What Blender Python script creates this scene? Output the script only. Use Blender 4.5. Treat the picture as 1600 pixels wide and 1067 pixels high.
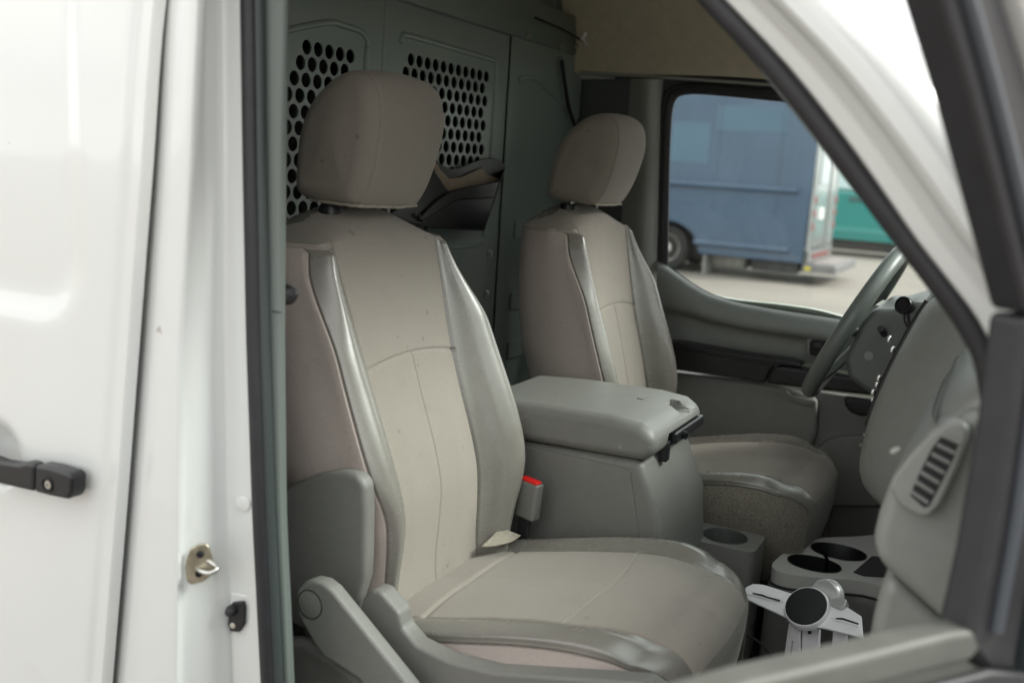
import bpy, bmesh, math, random
from mathutils import noise as mnoise
from mathutils import Vector, Matrix
R = math.radians
random.seed(7)
scene = bpy.context.scene
for o in list(bpy.data.objects): bpy.data.objects.remove(o)
COL = scene.collection

# ------------------------------------------------------------------ camera
CAM = Vector((0.0, -1.87, 1.65))
YAW, PITCH, ROLL, FPX = R(26.44), R(10.0), R(3.61), 1556.0
FW = Vector((-math.sin(YAW)*math.cos(PITCH), math.cos(YAW)*math.cos(PITCH), -math.sin(PITCH)))
_r = Vector((math.cos(YAW), math.sin(YAW), 0)); _u = _r.cross(FW)
RT = math.cos(ROLL)*_r + math.sin(ROLL)*_u
UP = -math.sin(ROLL)*_r + math.cos(ROLL)*_u
cd = bpy.data.cameras.new('camera'); cam = bpy.data.objects.new('camera', cd); COL.objects.link(cam)
cam.matrix_world = Matrix(((RT.x, UP.x, -FW.x, CAM.x), (RT.y, UP.y, -FW.y, CAM.y), (RT.z, UP.z, -FW.z, CAM.z), (0, 0, 0, 1)))
cd.sensor_width = 36; cd.lens = 36*FPX/1600; cd.clip_start = 0.02; cd.clip_end = 2000
cd.dof.use_dof = True; cd.dof.focus_distance = 1.85; cd.dof.aperture_fstop = 3.2
scene.camera = cam

# ------------------------------------------------------------------ world, sun, exposure
SUN_EL, SUN_AZ = 39.0, 62.0            # azimuth measured from +Y towards +X
wd = bpy.data.worlds.new('World'); scene.world = wd; wd.use_nodes = True
nt = wd.node_tree; nt.nodes.clear()
wo = nt.nodes.new('ShaderNodeOutputWorld'); bg = nt.nodes.new('ShaderNodeBackground')
sky = nt.nodes.new('ShaderNodeTexSky'); sky.sky_type = 'NISHITA'; sky.sun_disc = False
sky.sun_elevation = R(SUN_EL); sky.sun_rotation = R(SUN_AZ); sky.air_density = 1.0; sky.dust_density = 2.0
tc = nt.nodes.new('ShaderNodeTexCoord'); mp = nt.nodes.new('ShaderNodeMapping'); mp.inputs['Scale'].default_value = (1, 1, 2.2)
nz = nt.nodes.new('ShaderNodeTexNoise'); nz.inputs['Scale'].default_value = 2.1; nz.inputs['Detail'].default_value = 6; nz.inputs['Roughness'].default_value = 0.55
rp = nt.nodes.new('ShaderNodeValToRGB'); rp.color_ramp.elements[0].position = 0.32; rp.color_ramp.elements[0].color = (0.6,)*3 + (1,)
rp.color_ramp.elements[1].position = 0.55; rp.color_ramp.elements[1].color = (1, 1, 1, 1)
nz2 = nt.nodes.new('ShaderNodeTexNoise'); nz2.inputs['Scale'].default_value = 3.7; nz2.inputs['Detail'].default_value = 5
rp2 = nt.nodes.new('ShaderNodeValToRGB'); rp2.color_ramp.elements[0].position = 0.3; rp2.color_ramp.elements[0].color = (5.5, 5.55, 5.45, 1)
rp2.color_ramp.elements[1].position = 0.7; rp2.color_ramp.elements[1].color = (10.6, 10.5, 10.2, 1)
mx = nt.nodes.new('ShaderNodeMix'); mx.data_type = 'RGBA'
L = nt.links.new
L(tc.outputs['Generated'], mp.inputs[0]); L(mp.outputs[0], nz.inputs[0]); L(mp.outputs[0], nz2.inputs[0])
L(nz.outputs['Fac'], rp.inputs[0]); L(nz2.outputs['Fac'], rp2.inputs[0])
L(rp.outputs[0], mx.inputs['Factor']); L(sky.outputs[0], mx.inputs['A']); L(rp2.outputs[0], mx.inputs['B'])
L(mx.outputs['Result'], bg.inputs[0]); L(bg.outputs[0], wo.inputs[0])
bg.inputs[1].default_value = 0.125
sd = bpy.data.lights.new('sun', 'SUN'); so = bpy.data.objects.new('sun', sd); COL.objects.link(so)
sd.energy = 2.4; sd.angle = R(20); sd.color = (1.0, 0.96, 0.90)
sdir = Vector((math.sin(R(SUN_AZ))*math.cos(R(SUN_EL)), math.cos(R(SUN_AZ))*math.cos(R(SUN_EL)), math.sin(R(SUN_EL))))
so.rotation_euler = sdir.to_track_quat('Z', 'Y').to_euler()
vs = scene.view_settings; vs.view_transform = 'Standard'; vs.look = 'None'; vs.gamma = 1; vs.use_curve_mapping = False
vs.exposure = 1.10
scene.render.engine = 'CYCLES'
scene.cycles.max_bounces = 10; scene.cycles.diffuse_bounces = 6; scene.cycles.transparent_max_bounces = 12

# ------------------------------------------------------------------ pixel -> point helpers (photo pixels 1600x1067)
def ray(x, y): return FW + RT*((x-800)/FPX) - UP*((y-533.5)/FPX)
def PX(x, y, v): d = ray(x, y); return CAM + d*((v-CAM.x)/d.x)
def PY(x, y, v): d = ray(x, y); return CAM + d*((v-CAM.y)/d.y)
def PZ(x, y, v): d = ray(x, y); return CAM + d*((v-CAM.z)/d.z)
def PN(x, y, p, n): d = ray(x, y); return CAM + d*((p-CAM).dot(n)/d.dot(n))

# ------------------------------------------------------------------ materials
MATS = {}
def mat(name, col, rough=0.5, metal=0.0, noise=0.0, nscale=40.0, bump=0.0, bscale=300.0, coat=0.0, sheen=0.0, spec=0.5,
        dirt=0.0, dirtcol=(0.1, 0.09, 0.07), dscale=9.0, rvar=0.0, spots=0.0, spotcol=(0.05, 0.045, 0.04), sscale=55.0, sth=0.74, stretch=None, aniso=None):
    if name in MATS: return MATS[name]
    m = bpy.data.materials.new(name); m.use_nodes = True; t = m.node_tree; b = t.nodes['Principled BSDF']
    b.inputs['Base Color'].default_value = (*col, 1); b.inputs['Roughness'].default_value = rough
    b.inputs['Metallic'].default_value = metal; b.inputs['Coat Weight'].default_value = coat
    b.inputs['Coat Roughness'].default_value = 0.06
    b.inputs['Sheen Weight'].default_value = sheen; b.inputs['Specular IOR Level'].default_value = spec
    tcn = t.nodes.new('ShaderNodeTexCoord'); src = tcn.outputs['Object']
    if stretch:
        mpn = t.nodes.new('ShaderNodeMapping'); mpn.inputs['Scale'].default_value = stretch; t.links.new(src, mpn.inputs[0]); src = mpn.outputs[0]
    last = None
    if noise:
        n = t.nodes.new('ShaderNodeTexNoise'); n.inputs['Scale'].default_value = nscale; n.inputs['Detail'].default_value = 5; t.links.new(src, n.inputs[0])
        r = t.nodes.new('ShaderNodeValToRGB'); e = r.color_ramp.elements
        e[0].position = 0.3; e[1].position = 0.7
        e[0].color = (*[c*(1-noise) for c in col], 1); e[1].color = (*[min(1, c*(1+noise)) for c in col], 1)
        t.links.new(n.outputs['Fac'], r.inputs[0]); last = r.outputs[0]
    if dirt:
        n = t.nodes.new('ShaderNodeTexNoise'); n.inputs['Scale'].default_value = dscale; n.inputs['Detail'].default_value = 9; n.inputs['Roughness'].default_value = 0.7; t.links.new(src, n.inputs[0])
        r = t.nodes.new('ShaderNodeValToRGB'); e = r.color_ramp.elements; e[0].position = 0.56; e[1].position = 0.78
        e[0].color = (0, 0, 0, 1); e[1].color = (dirt, dirt, dirt, 1); t.links.new(n.outputs['Fac'], r.inputs[0])
        x = t.nodes.new('ShaderNodeMix'); x.data_type = 'RGBA'; x.inputs['B'].default_value = (*dirtcol, 1)
        x.inputs['A'].default_value = (*col, 1)
        if last: t.links.new(last, x.inputs['A'])
        t.links.new(r.outputs[0], x.inputs['Factor']); last = x.outputs['Result']
    if spots:
        n = t.nodes.new('ShaderNodeTexNoise'); n.inputs['Scale'].default_value = sscale; n.inputs['Detail'].default_value = 2; n.inputs['Roughness'].default_value = 0.4; t.links.new(src, n.inputs[0])
        r = t.nodes.new('ShaderNodeValToRGB'); e = r.color_ramp.elements; e[0].position = sth; e[1].position = sth+.03
        e[0].color = (0, 0, 0, 1); e[1].color = (spots, spots, spots, 1); t.links.new(n.outputs['Fac'], r.inputs[0])
        x = t.nodes.new('ShaderNodeMix'); x.data_type = 'RGBA'; x.inputs['B'].default_value = (*spotcol, 1); x.inputs['A'].default_value = (*col, 1)
        if last: t.links.new(last, x.inputs['A'])
        t.links.new(r.outputs[0], x.inputs['Factor']); last = x.outputs['Result']
    if last: t.links.new(last, b.inputs['Base Color'])
    if rvar:
        n = t.nodes.new('ShaderNodeTexNoise'); n.inputs['Scale'].default_value = 14; n.inputs['Detail'].default_value = 6; t.links.new(src, n.inputs[0])
        q = t.nodes.new('ShaderNodeMapRange'); q.inputs['To Min'].default_value = max(0, rough-rvar); q.inputs['To Max'].default_value = rough+rvar
        t.links.new(n.outputs['Fac'], q.inputs[0]); t.links.new(q.outputs[0], b.inputs['Roughness'])
    if bump:
        n = t.nodes.new('ShaderNodeTexNoise'); n.inputs['Scale'].default_value = bscale; n.inputs['Detail'].default_value = 3; t.links.new(src, n.inputs[0])
        u = t.nodes.new('ShaderNodeBump'); u.inputs['Strength'].default_value = bump; u.inputs['Distance'].default_value = 0.002
        t.links.new(n.outputs['Fac'], u.inputs['Height']); t.links.new(u.outputs[0], b.inputs['Normal'])
    MATS[name] = m; return m
def glass(name, tint, refl=0.06):
    m = bpy.data.materials.new(name); m.use_nodes = True; t = m.node_tree; t.nodes.remove(t.nodes['Principled BSDF'])
    out = t.nodes['Material Output']; tr = t.nodes.new('ShaderNodeBsdfTransparent'); tr.inputs[0].default_value = (*tint, 1)
    gl = t.nodes.new('ShaderNodeBsdfGlossy'); gl.inputs['Roughness'].default_value = 0.0
    fr = t.nodes.new('ShaderNodeFresnel'); fr.inputs[0].default_value = 1.5
    ms = t.nodes.new('ShaderNodeMixShader')
    t.links.new(fr.outputs[0], ms.inputs[0]); t.links.new(tr.outputs[0], ms.inputs[1]); t.links.new(gl.outputs[0], ms.inputs[2]); t.links.new(ms.outputs[0], out.inputs[0])
    MATS[name] = m; return m
M = {
 'fabric': mat('seat_fabric', (0.290, 0.262, 0.226), 0.80, noise=0.12, nscale=700, bump=0.5, bscale=1100, sheen=0.15, spots=0.45, spotcol=(0.14, 0.12, 0.10), sscale=48, sth=.72, dirt=0.45, dirtcol=(0.20, 0.18, 0.15), dscale=7, spec=0.3),
 'vinyl': mat('seat_vinyl', (0.196, 0.186, 0.163), 0.27, noise=0.04, nscale=30, bump=0.10, bscale=900, rvar=0.05, spec=1.0),
 'sidefab': mat('side_fabric', (0.375, 0.322, 0.292), 0.70, noise=0.05, nscale=300, bump=0.2, bscale=1200, sheen=0.1, spots=0.25, spotcol=(0.15, 0.12, 0.11), sscale=95, sth=.72, dirt=0.35, dirtcol=(0.22, 0.19, 0.165), dscale=14, spec=0.3),
 'felt': mat('felt_cloth', (0.17, 0.155, 0.125), 0.95, noise=0.35, nscale=260, bump=0.9, bscale=420, sheen=0.3, dirt=0.5, dirtcol=(0.12, 0.085, 0.05), dscale=22, spec=0.1),
 'lining': mat('white_lining', (0.36, 0.325, 0.265), 0.9, noise=0.12, nscale=80, bump=0.6, bscale=300),
 'plastic': mat('grey_plastic', (0.180, 0.179, 0.165), 0.40, noise=0.03, nscale=60, bump=0.4, bscale=700, rvar=0.07, spots=0.3, spotcol=(0.33, 0.33, 0.31), sscale=60, sth=.74, dirt=0.15, dirtcol=(0.3, 0.3, 0.28), dscale=14),
 'plastic_d': mat('door_plastic', (0.205, 0.217, 0.202), 0.5, noise=0.04, nscale=50, bump=0.22, bscale=900, rvar=0.06),
 'dashp': mat('dash_plastic', (0.215, 0.22, 0.205), 0.42, noise=0.04, nscale=50, bump=0.22, bscale=900, rvar=0.06),
 'black': mat('black_plastic', (0.010, 0.0105, 0.012), 0.38, bump=0.15, bscale=800, rvar=0.06),
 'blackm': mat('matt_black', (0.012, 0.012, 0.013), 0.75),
 'rubber': mat('black_rubber', (0.017, 0.017, 0.020), 0.5, noise=0.15, nscale=40, bump=0.1, bscale=500, dirt=0.3, dirtcol=(0.05, 0.048, 0.046)),
 'paint': mat('white_paint', (0.630, 0.646, 0.634), 0.22, noise=0.012, nscale=5, coat=0.8, rvar=0.04, dirt=0.22, dirtcol=(0.50, 0.50, 0.465), dscale=6, spots=0.5, spotcol=(0.16, 0.13, 0.10), sscale=30, sth=.76),
 'metal': mat('partition_metal', (0.235, 0.285, 0.262), 0.34, metal=0.05, noise=0.04, nscale=3, rvar=0.03, spec=0.5),
 'bolt': mat('bolt_metal', (0.55, 0.55, 0.52), 0.3, metal=1.0, noise=0.1, nscale=90),
 'brass': mat('zinc_plate', (0.42, 0.38, 0.29), 0.42, metal=0.9, noise=0.25, nscale=70, dirt=0.8, dirtcol=(0.26, 0.16, 0.10), dscale=45),
 'liner': mat('headliner', (0.60, 0.545, 0.42), 0.9, noise=0.06, nscale=40, bump=0.3, bscale=500, spec=0.15),
 'trimd': mat('pillar_trim', (0.09, 0.10, 0.098), 0.55, bump=0.15, bscale=800),
 'triml': mat('pillar_trim_pale', (0.34, 0.345, 0.32), 0.5, bump=0.15, bscale=800),
 'floor': mat('floor_mat', (0.012, 0.012, 0.013), 0.8, noise=0.3, nscale=120, bump=0.5, bscale=300),
 'wplas': mat('white_plastic', (0.86, 0.85, 0.87), 0.4, noise=0.02, nscale=30),
 'red': mat('red_button', (0.75, 0.012, 0.010), 0.35),
 'tan': mat('tan_board', (0.36, 0.29, 0.22), 0.8, noise=0.12, nscale=30),
 'chrome': mat('chrome', (0.75, 0.75, 0.75), 0.15, metal=1.0),
}

# ------------------------------------------------------------------ mesh helpers
def empty(name, loc, label, cat, group=None):
    o = bpy.data.objects.new(name, None); o.empty_display_size = 0.1; COL.objects.link(o); o.location = loc
    o['label'] = label; o['category'] = cat
    if group: o['group'] = group
    return o
def place(o, parent):
    COL.objects.link(o)
    if parent is not None:
        o.parent = parent
        p = Vector((0, 0, 0)); q = parent
        while q is not None: p += q.location; q = q.parent
        o.location = -p if not o.get('_local') else (0, 0, 0)
    return o
def obj(name, verts, faces, m, parent=None, smooth=True, angle=35, bevel=0, seg=3, subsurf=0, solid=0):
    me = bpy.data.meshes.new(name); me.from_pydata([tuple(v) for v in verts], [], faces); me.validate(); 
    bm = bmesh.new(); bm.from_mesh(me); bmesh.ops.remove_doubles(bm, verts=bm.verts, dist=1e-6)
    return fin(name, bm, m, parent, smooth, angle, bevel, seg, subsurf, solid)
def fin(name, bm, m, parent=None, smooth=True, angle=35, bevel=0, seg=3, subsurf=0, solid=0, recalc=True):
    if recalc: bmesh.ops.recalc_face_normals(bm, faces=bm.faces)
    me = bpy.data.meshes.new(name); bm.to_mesh(me); bm.free(); me.materials.append(M[m] if isinstance(m, str) else m)
    if smooth:
        for p in me.polygons: p.use_smooth = True
        me.set_sharp_from_angle(angle=R(angle))
    o = bpy.data.objects.new(name, me); place(o, parent)
    if solid:
        d = o.modifiers.new('solid', 'SOLIDIFY'); d.thickness = solid; d.offset = -1
    if bevel:
        d = o.modifiers.new('bevel', 'BEVEL'); d.width = bevel; d.segments = seg; d.limit_method = 'ANGLE'; d.angle_limit = R(30); d.harden_normals = False
        if smooth:
            for p in me.polygons: p.use_smooth = True
            w = o.modifiers.new('wn', 'WEIGHTED_NORMAL'); w.keep_sharp = False
            for e in me.edges: e.use_edge_sharp = False
    if subsurf:
        d = o.modifiers.new('sub', 'SUBSURF'); d.levels = subsurf; d.render_levels = subsurf
    return o
def cr(pts, n=8, closed=False):
    pts = [Vector(p) for p in pts]; out = []; N = len(pts)
    rng = range(N if closed else N-1)
    for i in rng:
        if closed: a, b, c, d = pts[i-1], pts[i], pts[(i+1) % N], pts[(i+2) % N]
        else: a, b, c, d = pts[max(i-1, 0)], pts[i], pts[i+1], pts[min(i+2, N-1)]
        for k in range(n):
            t = k/n
            out.append(0.5*((2*b) + (c-a)*t + (2*a-5*b+4*c-d)*t*t + (3*b-a-3*c+d)*t**3))
    if not closed: out.append(pts[-1].copy())
    return out
def slab(name, pts, vec, m, parent, bevel=0.004, seg=3, smooth=True):
    """closed outline of points, extruded along vec, edges rounded"""
    bm = bmesh.new(); vec = Vector(vec); a = [bm.verts.new(p) for p in pts]; b = [bm.verts.new(Vector(p)+vec) for p in pts]
    bm.faces.new(a); bm.faces.new(b[::-1]); n = len(a)
    for i in range(n): bm.faces.new((a[i], b[i], b[(i+1) % n], a[(i+1) % n]))
    return fin(name, bm, m, parent, smooth, bevel=bevel, seg=seg)
def tube(name, pts, r, m, parent, n=12, smoothn=6, closed=False, flat=None):
    P = cr(pts, smoothn, closed) if smoothn > 1 else [Vector(p) for p in pts]
    bm = bmesh.new(); rings = []; N = len(P); side = None
    for i, p in enumerate(P):
        t = (P[(i+1) % N]-P[i-1]) if closed else (P[min(i+1, N-1)]-P[max(i-1, 0)])
        t.normalize()
        if side is None:
            s = t.cross(Vector((0, 0, 1)));  s = t.cross(Vector((0, 1, 0))) if s.length < 0.2 else s
        else: s = side - t*side.dot(t)
        s.normalize(); side = s; w = t.cross(s)
        rr = r(i/(N-1)) if callable(r) else r
        fa, fb = (1, 1) if flat is None else flat
        rings.append([bm.verts.new(p + s*math.cos(2*math.pi*k/n)*rr*fa + w*math.sin(2*math.pi*k/n)*rr*fb) for k in range(n)])
    for i in range(N if closed else N-1):
        A, B = rings[i], rings[(i+1) % N]
        for k in range(n): bm.faces.new((A[k], A[(k+1) % n], B[(k+1) % n], B[k]))
    if not closed: bm.faces.new(rings[0][::-1]); bm.faces.new(rings[-1])
    return fin(name, bm, m, parent, angle=50)
def rbox(name, c, size, m, parent, bevel=0.005, seg=3, rot=None, taper=None):
    bm = bmesh.new(); bmesh.ops.create_cube(bm, size=1)
    for v in bm.verts:
        if taper and v.co.z > 0: v.co.x *= taper[0]; v.co.y *= taper[1]
        v.co = Vector((v.co.x*size[0], v.co.y*size[1], v.co.z*size[2]))
        if rot: v.co = rot @ v.co
        v.co += Vector(c)
    return fin(name, bm, m, parent, bevel=bevel, seg=seg)
def cyl(name, a, b, r, m, parent, n=24, r2=None, bevel=0.0):
    a, b = Vector(a), Vector(b); d = (b-a); q = d.to_track_quat('Z', 'Y').to_matrix(); r2 = r if r2 is None else r2
    bm = bmesh.new(); A = [bm.verts.new(a+q @ Vector((r*math.cos(2*math.pi*k/n), r*math.sin(2*math.pi*k/n), 0))) for k in range(n)]
    B = [bm.verts.new(b+q @ Vector((r2*math.cos(2*math.pi*k/n), r2*math.sin(2*math.pi*k/n), 0))) for k in range(n)]
    bm.faces.new(A[::-1]); bm.faces.new(B)
    for k in range(n): bm.faces.new((A[k], A[(k+1) % n], B[(k+1) % n], B[k]))
    return fin(name, bm, m, parent, bevel=bevel, seg=2, angle=40)
def lathe(name, c, axis, prof, m, parent, n=32):
    """prof: (radius, height along axis)"""
    c = Vector(c); q = Vector(axis).to_track_quat('Z', 'Y').to_matrix(); bm = bmesh.new(); rings = []
    for r, h in prof: rings.append([bm.verts.new(c+q @ Vector((max(r, 1e-4)*math.cos(2*math.pi*k/n), max(r, 1e-4)*math.sin(2*math.pi*k/n), h))) for k in range(n)])
    for A, B in zip(rings, rings[1:]):
        for k in range(n): bm.faces.new((A[k], A[(k+1) % n], B[(k+1) % n], B[k]))
    bm.faces.new(rings[0][::-1]); bm.faces.new(rings[-1])
    return fin(name, bm, m, parent, angle=35)
def sheet(name, cols, m, parent, n=4, cn=1, solid=0, angle=35):
    """cols: list of polylines of equal length -> smooth surface"""
    C = [cr(c, n) for c in cols]
    if cn > 1:
        rows = [cr([c[i] for c in C], cn) for i in range(len(C[0]))]
        C = [[r[j] for r in rows] for j in range(len(rows[0]))]
    V = [p for c in C for p in c]; k = len(C[0]); F = [(i*k+j, i*k+j+1, (i+1)*k+j+1, (i+1)*k+j) for i in range(len(C)-1) for j in range(k-1)]
    return obj(name, V, F, m, parent, solid=solid, angle=angle)
def lerp(tab, x):
    if x <= tab[0][0]: return tab[0][1]
    for (a, p), (b, q) in zip(tab, tab[1:]):
        if x <= b:
            t = (x-a)/(b-a); return p+(q-p)*t
    return tab[-1][1]
def slerp(tab, x):
    """smooth (monotone-ish cubic) table lookup"""
    if x <= tab[0][0]: return tab[0][1]
    n = len(tab)
    for i in range(n-1):
        if x <= tab[i+1][0]:
            x0, y0 = tab[i]; x1, y1 = tab[i+1]; h = x1-x0
            m0 = (y1-tab[i-1][1])/(x1-tab[i-1][0]) if i > 0 else (y1-y0)/h
            m1 = (tab[i+2][1]-y0)/(tab[i+2][0]-x0) if i+2 < n else (y1-y0)/h
            t = (x-x0)/h
            return (2*t**3-3*t*t+1)*y0+(t**3-2*t*t+t)*h*m0+(-2*t**3+3*t*t)*y1+(t**3-t*t)*h*m1
    return tab[-1][1]
def sstep(a, b, x): t = min(1, max(0, (x-a)/(b-a))); return t*t*(3-2*t)
def lin(a, b, n): return [a+(b-a)*i/n for i in range(n)]
def split_grid(G, key, parts, parent, close=True):
    """G: rows of points; key(i,j)->part key; parts: key->(name, material)"""
    ni, nj = len(G), len(G[0]); buckets = {}
    for i in range(ni-1):
        for j in range(nj if close else nj-1):
            buckets.setdefault(key(i, j), []).append((i, j))
    out = {}
    for k, cells in buckets.items():
        idx = {}; V = []; F = []
        def vi(i, j):
            j %= nj
            if (i, j) not in idx: idx[(i, j)] = len(V); V.append(G[i][j])
            return idx[(i, j)]
        for i, j in cells: F.append((vi(i, j), vi(i, j+1), vi(i+1, j+1), vi(i+1, j)))
        me = bpy.data.meshes.new(parts[k][0]); me.from_pydata([tuple(p) for p in V], [], F); me.materials.append(M[parts[k][1]])
        for p in me.polygons: p.use_smooth = True
        o = bpy.data.objects.new(parts[k][0], me); place(o, parent); out[k] = o
    return out
def cut(o, boxes):
    """carve beveled boxes (centre, size, rotation) out of a mesh object"""
    tmp = []
    for c, s, rt in boxes:
        bm = bmesh.new(); bmesh.ops.create_cube(bm, size=1)
        for v in bm.verts: v.co = (rt @ Vector((v.co.x*s[0], v.co.y*s[1], v.co.z*s[2])))+Vector(c)-o.location*0
        bmesh.ops.bevel(bm, geom=list(bm.edges), offset=.004, segments=3, affect='EDGES')
        me = bpy.data.meshes.new('cutter'); bm.to_mesh(me); bm.free(); t = bpy.data.objects.new('cutter', me); COL.objects.link(t); t.location = (0, 0, 0); tmp.append(t)
        d = o.modifiers.new('cut', 'BOOLEAN'); d.operation = 'DIFFERENCE'; d.object = t; d.solver = 'EXACT'
    bpy.context.view_layer.update()
    me = bpy.data.meshes.new_from_object(o.evaluated_get(bpy.context.evaluated_depsgraph_get()))
    o.modifiers.clear(); o.data = me
    for p in me.polygons: p.use_smooth = True
    me.set_sharp_from_angle(angle=R(28))
    w = o.modifiers.new('wn', 'WEIGHTED_NORMAL'); w.keep_sharp = True; w.weight = 100
    for t in tmp: bpy.data.objects.remove(t)
# ------------------------------------------------------------------ ground
GR = mat('concrete', (0.215, 0.19, 0.166), 0.85, noise=0.10, nscale=0.6, bump=0.3, bscale=30, dirt=0.5, dirtcol=(0.14, 0.125, 0.11), dscale=0.35)
g = obj('ground', [(-600, -300, 0), (600, -300, 0), (600, 900, 0), (-600, 900, 0)], [(0, 1, 2, 3)], GR, smooth=False); g['kind'] = 'structure'
kb = rbox('kerb', (0, 28.2, 0.07), (160, 0.35, 0.14), mat('kerb_stone', (0.42, 0.40, 0.37), 0.85, noise=0.1, nscale=3), None, 0.02); kb['kind'] = 'structure'

# ------------------------------------------------------------------ seats
def sec_interp(cps, u):
    i = min(int(u), len(cps)-2); t = u-i
    a, b, c, d = cps[max(i-1, 0)], cps[i], cps[i+1], cps[min(i+2, len(cps)-1)]
    f = lambda k: 0.5*(2*b[k]+(c[k]-a[k])*t+(2*a[k]-5*b[k]+4*c[k]-d[k])*t*t+(3*b[k]-a[k]-3*c[k]+d[k])*t**3)
    return f(0), f(1)
UH = lin(0, .12, 10)+lin(.12, 1.85, 20)+lin(1.85, 2.15, 16)+lin(2.15, 4.82, 30)+lin(4.82, 5.18, 16)+lin(5.18, 8.0, 18)+lin(8.0, 11, 14)+[11]
USG = [(-u) for u in UH[:0:-1]]+UH          # -11 .. 11 , negative = outboard side
USG = USG[:-1]                               # the ring closes at the back
def make_seat(name, base, flip, label, group, lean=0.0):
    """base: point on the seat's centre line (world); flip=+1: outboard side towards -Y"""
    root = empty(name, base, label, 'car seat', group)
    bx, by, bz = base
    ox, oy = bx+0.60, by                     # tables are for a seat whose base x is -0.60
    def W(x, t, z, b=1): return Vector((ox+x+b*lean*(z-.95), oy+flip*t, z))
    # ---------------- backrest
    Wt = [(.86, .205), (1.0, .222), (1.1, .240), (1.2, .250), (1.3, .247), (1.4, .240), (1.46, .234), (1.5, .228), (1.57, .205)]
    Tt = [(.86, .145), (1.0, .142), (1.15, .136), (1.3, .137), (1.5, .155), (1.57, .15)]
    Ht = [(.86, .03), (1.0, .046), (1.12, .063), (1.22, .06), (1.32, .05), (1.42, .038), (1.485, .032), (1.499, .030), (1.509, .003), (1.6, 0)]
    zs = lin(.86, 1.295, 60)+lin(1.295, 1.34, 26)+lin(1.34, 1.49, 28)+lin(1.49, 1.512, 14)
    rows = []; zrow = []
    TOP0 = 1.512
    vals = [(z, 0) for z in zs]+[(TOP0, w/26) for w in range(27)]
    for z0, w in vals:
        z = z0; Wd = slerp(Wt, z); ti = slerp(Tt, z); h = lerp(Ht, z) if z > 1.48 else slerp(Ht, z)
        xc = -.905-.30*(z-1.322)+.008*math.exp(-((z-1.15)/.12)**2)-.028*(1-sstep(.90, 1.12, z))
        row = []; D = 1-.20*sstep(1.25, 1.53, z); Wd -= .012*sstep(1.46, 1.52, z)
        for u in USG:
            a = abs(u); sg = -1 if u < 0 else 1
            k = 1-sstep(1.10, 1.18, z) if sg < 0 else 0       # outboard: side cloth wraps round the low bolster
            far = sstep(1.36, 1.505, z) if sg*flip > 0 else 0; Wb = ti+(Wd-ti)*(1-.55*far); h_ = h; h = h*(1-.6*far)
            cps = [(0, -.003), (ti*.5, -.002), (ti, .001), (ti+.38*(Wb-ti), h*.72), (ti+.68*(Wb-ti), h),
                   (Wb-.006*(1-far)-.010*k, h*.74-.004+.002*k-.020*sstep(1.34, 1.47, z)*(1-far)), (Wd, h*.66-.035+.006*far), (Wd+.009, -.065*D), (Wd-.004, -.13*D), (Wd-.045, -.172*D), (Wd*.5, -.184*D), (0, -.186*D)]
            t, n = sec_interp(cps, a); h = h_
            g2 = math.exp(-((a-2)/.05)**2); n -= .006*g2
            if z < 1.505:
                g5 = math.exp(-((a-5)/.055)**2); n -= .003*g5; t -= .003*g5
            za = 1.310+.014*(1-(t/ti)**2)
            if a < 2.1:
                n -= .0034*math.exp(-((z-za)/.0026)**2)
                if z < za: n -= .0020*math.exp(-(t/.0022)**2)
                n += .006*(1-min(1, a/2)**2)*sstep(.95, 1.1, z)   # soft padding
            if w:
                c = math.cos(w*math.pi/2); s = math.sin(w*math.pi/2)
                t *= 1-.24*(1-c); n = -.07+(n+.07)*c
                z = TOP0+(.056-.075*(t/.2)**2)*s
            else:
                z = z0
            dn = .0016*mnoise.noise(Vector((t*sg*9, z*9, 3.1*flip)))+.0007*mnoise.noise(Vector((t*sg*26, z*22, 1.7)))
            if a < 5.5: n += dn*(1 if a < 2 else .1)
            else: t += dn*1.6
            row.append(W(xc+n-(.012*math.sin(w*math.pi/2) if w else 0), sg*t-.022*(1-sstep(.92, 1.14, z)), z))
        rows.append(row); zrow.append(z0 + (w*.05))
    nrow = len(zs)
    def key(i, j):
        u = .5*(USG[j]+(USG[j+1] if j+1 < len(USG) else 11)); a = abs(u); s = 'o' if u < 0 else 'i'
        z = .5*(zrow[i]+zrow[i+1])
        ti = slerp(Tt, z)
        if a < 2:
            if z > 1.310+.014*(1-(a/2)**2): return 'up'
            return 'low'+s
        if a < 5 and z < 1.504: return 'b'+s
        if z >= 1.504 and a < 9: return 'up'
        if a < 9: return 's'+s
        return 'back'
    parts = {'up': ('upper_back_panel', 'fabric'), 'lowo': ('lower_back_panel', 'fabric'), 'lowi': ('lower_back_panel', 'fabric'),
             'bo': ('back_bolster', 'vinyl'), 'bi': ('back_bolster', 'vinyl'), 'so': ('back_side_panel', 'sidefab'), 'si': ('back_side_panel', 'sidefab'), 'back': ('back_shell', 'vinyl')}
    split_grid(rows, key, parts, root)
    # ---------------- cushion
    path = []   # (x, z, front drop)
    for x in lin(-.835, -.765, 10): path.append((x, None))
    for x in lin(-.765, -.745, 12): path.append((x, None))
    for x in lin(-.745, -.515, 30): path.append((x, None))
    for x in lin(-.515, -.475, 22): path.append((x, None))
    for x in lin(-.475, -.345, 22): path.append((x, None))
    Zt = [(-.84, .925), (-.75, .944), (-.65, .968), (-.55, .990), (-.45, 1.004), (-.38, 1.006), (-.345, .998)]
    for k in range(0, 15):
        a = k/14*math.pi/2; path.append((-.345+.062*math.sin(a), .998-.055*(1-math.cos(a))))
    for k in range(1, 13): path.append((-.283-.05*(k/12)**2, .943-.19*k/12))
    ZMIN = .74; rows = []; meta = []
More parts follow.
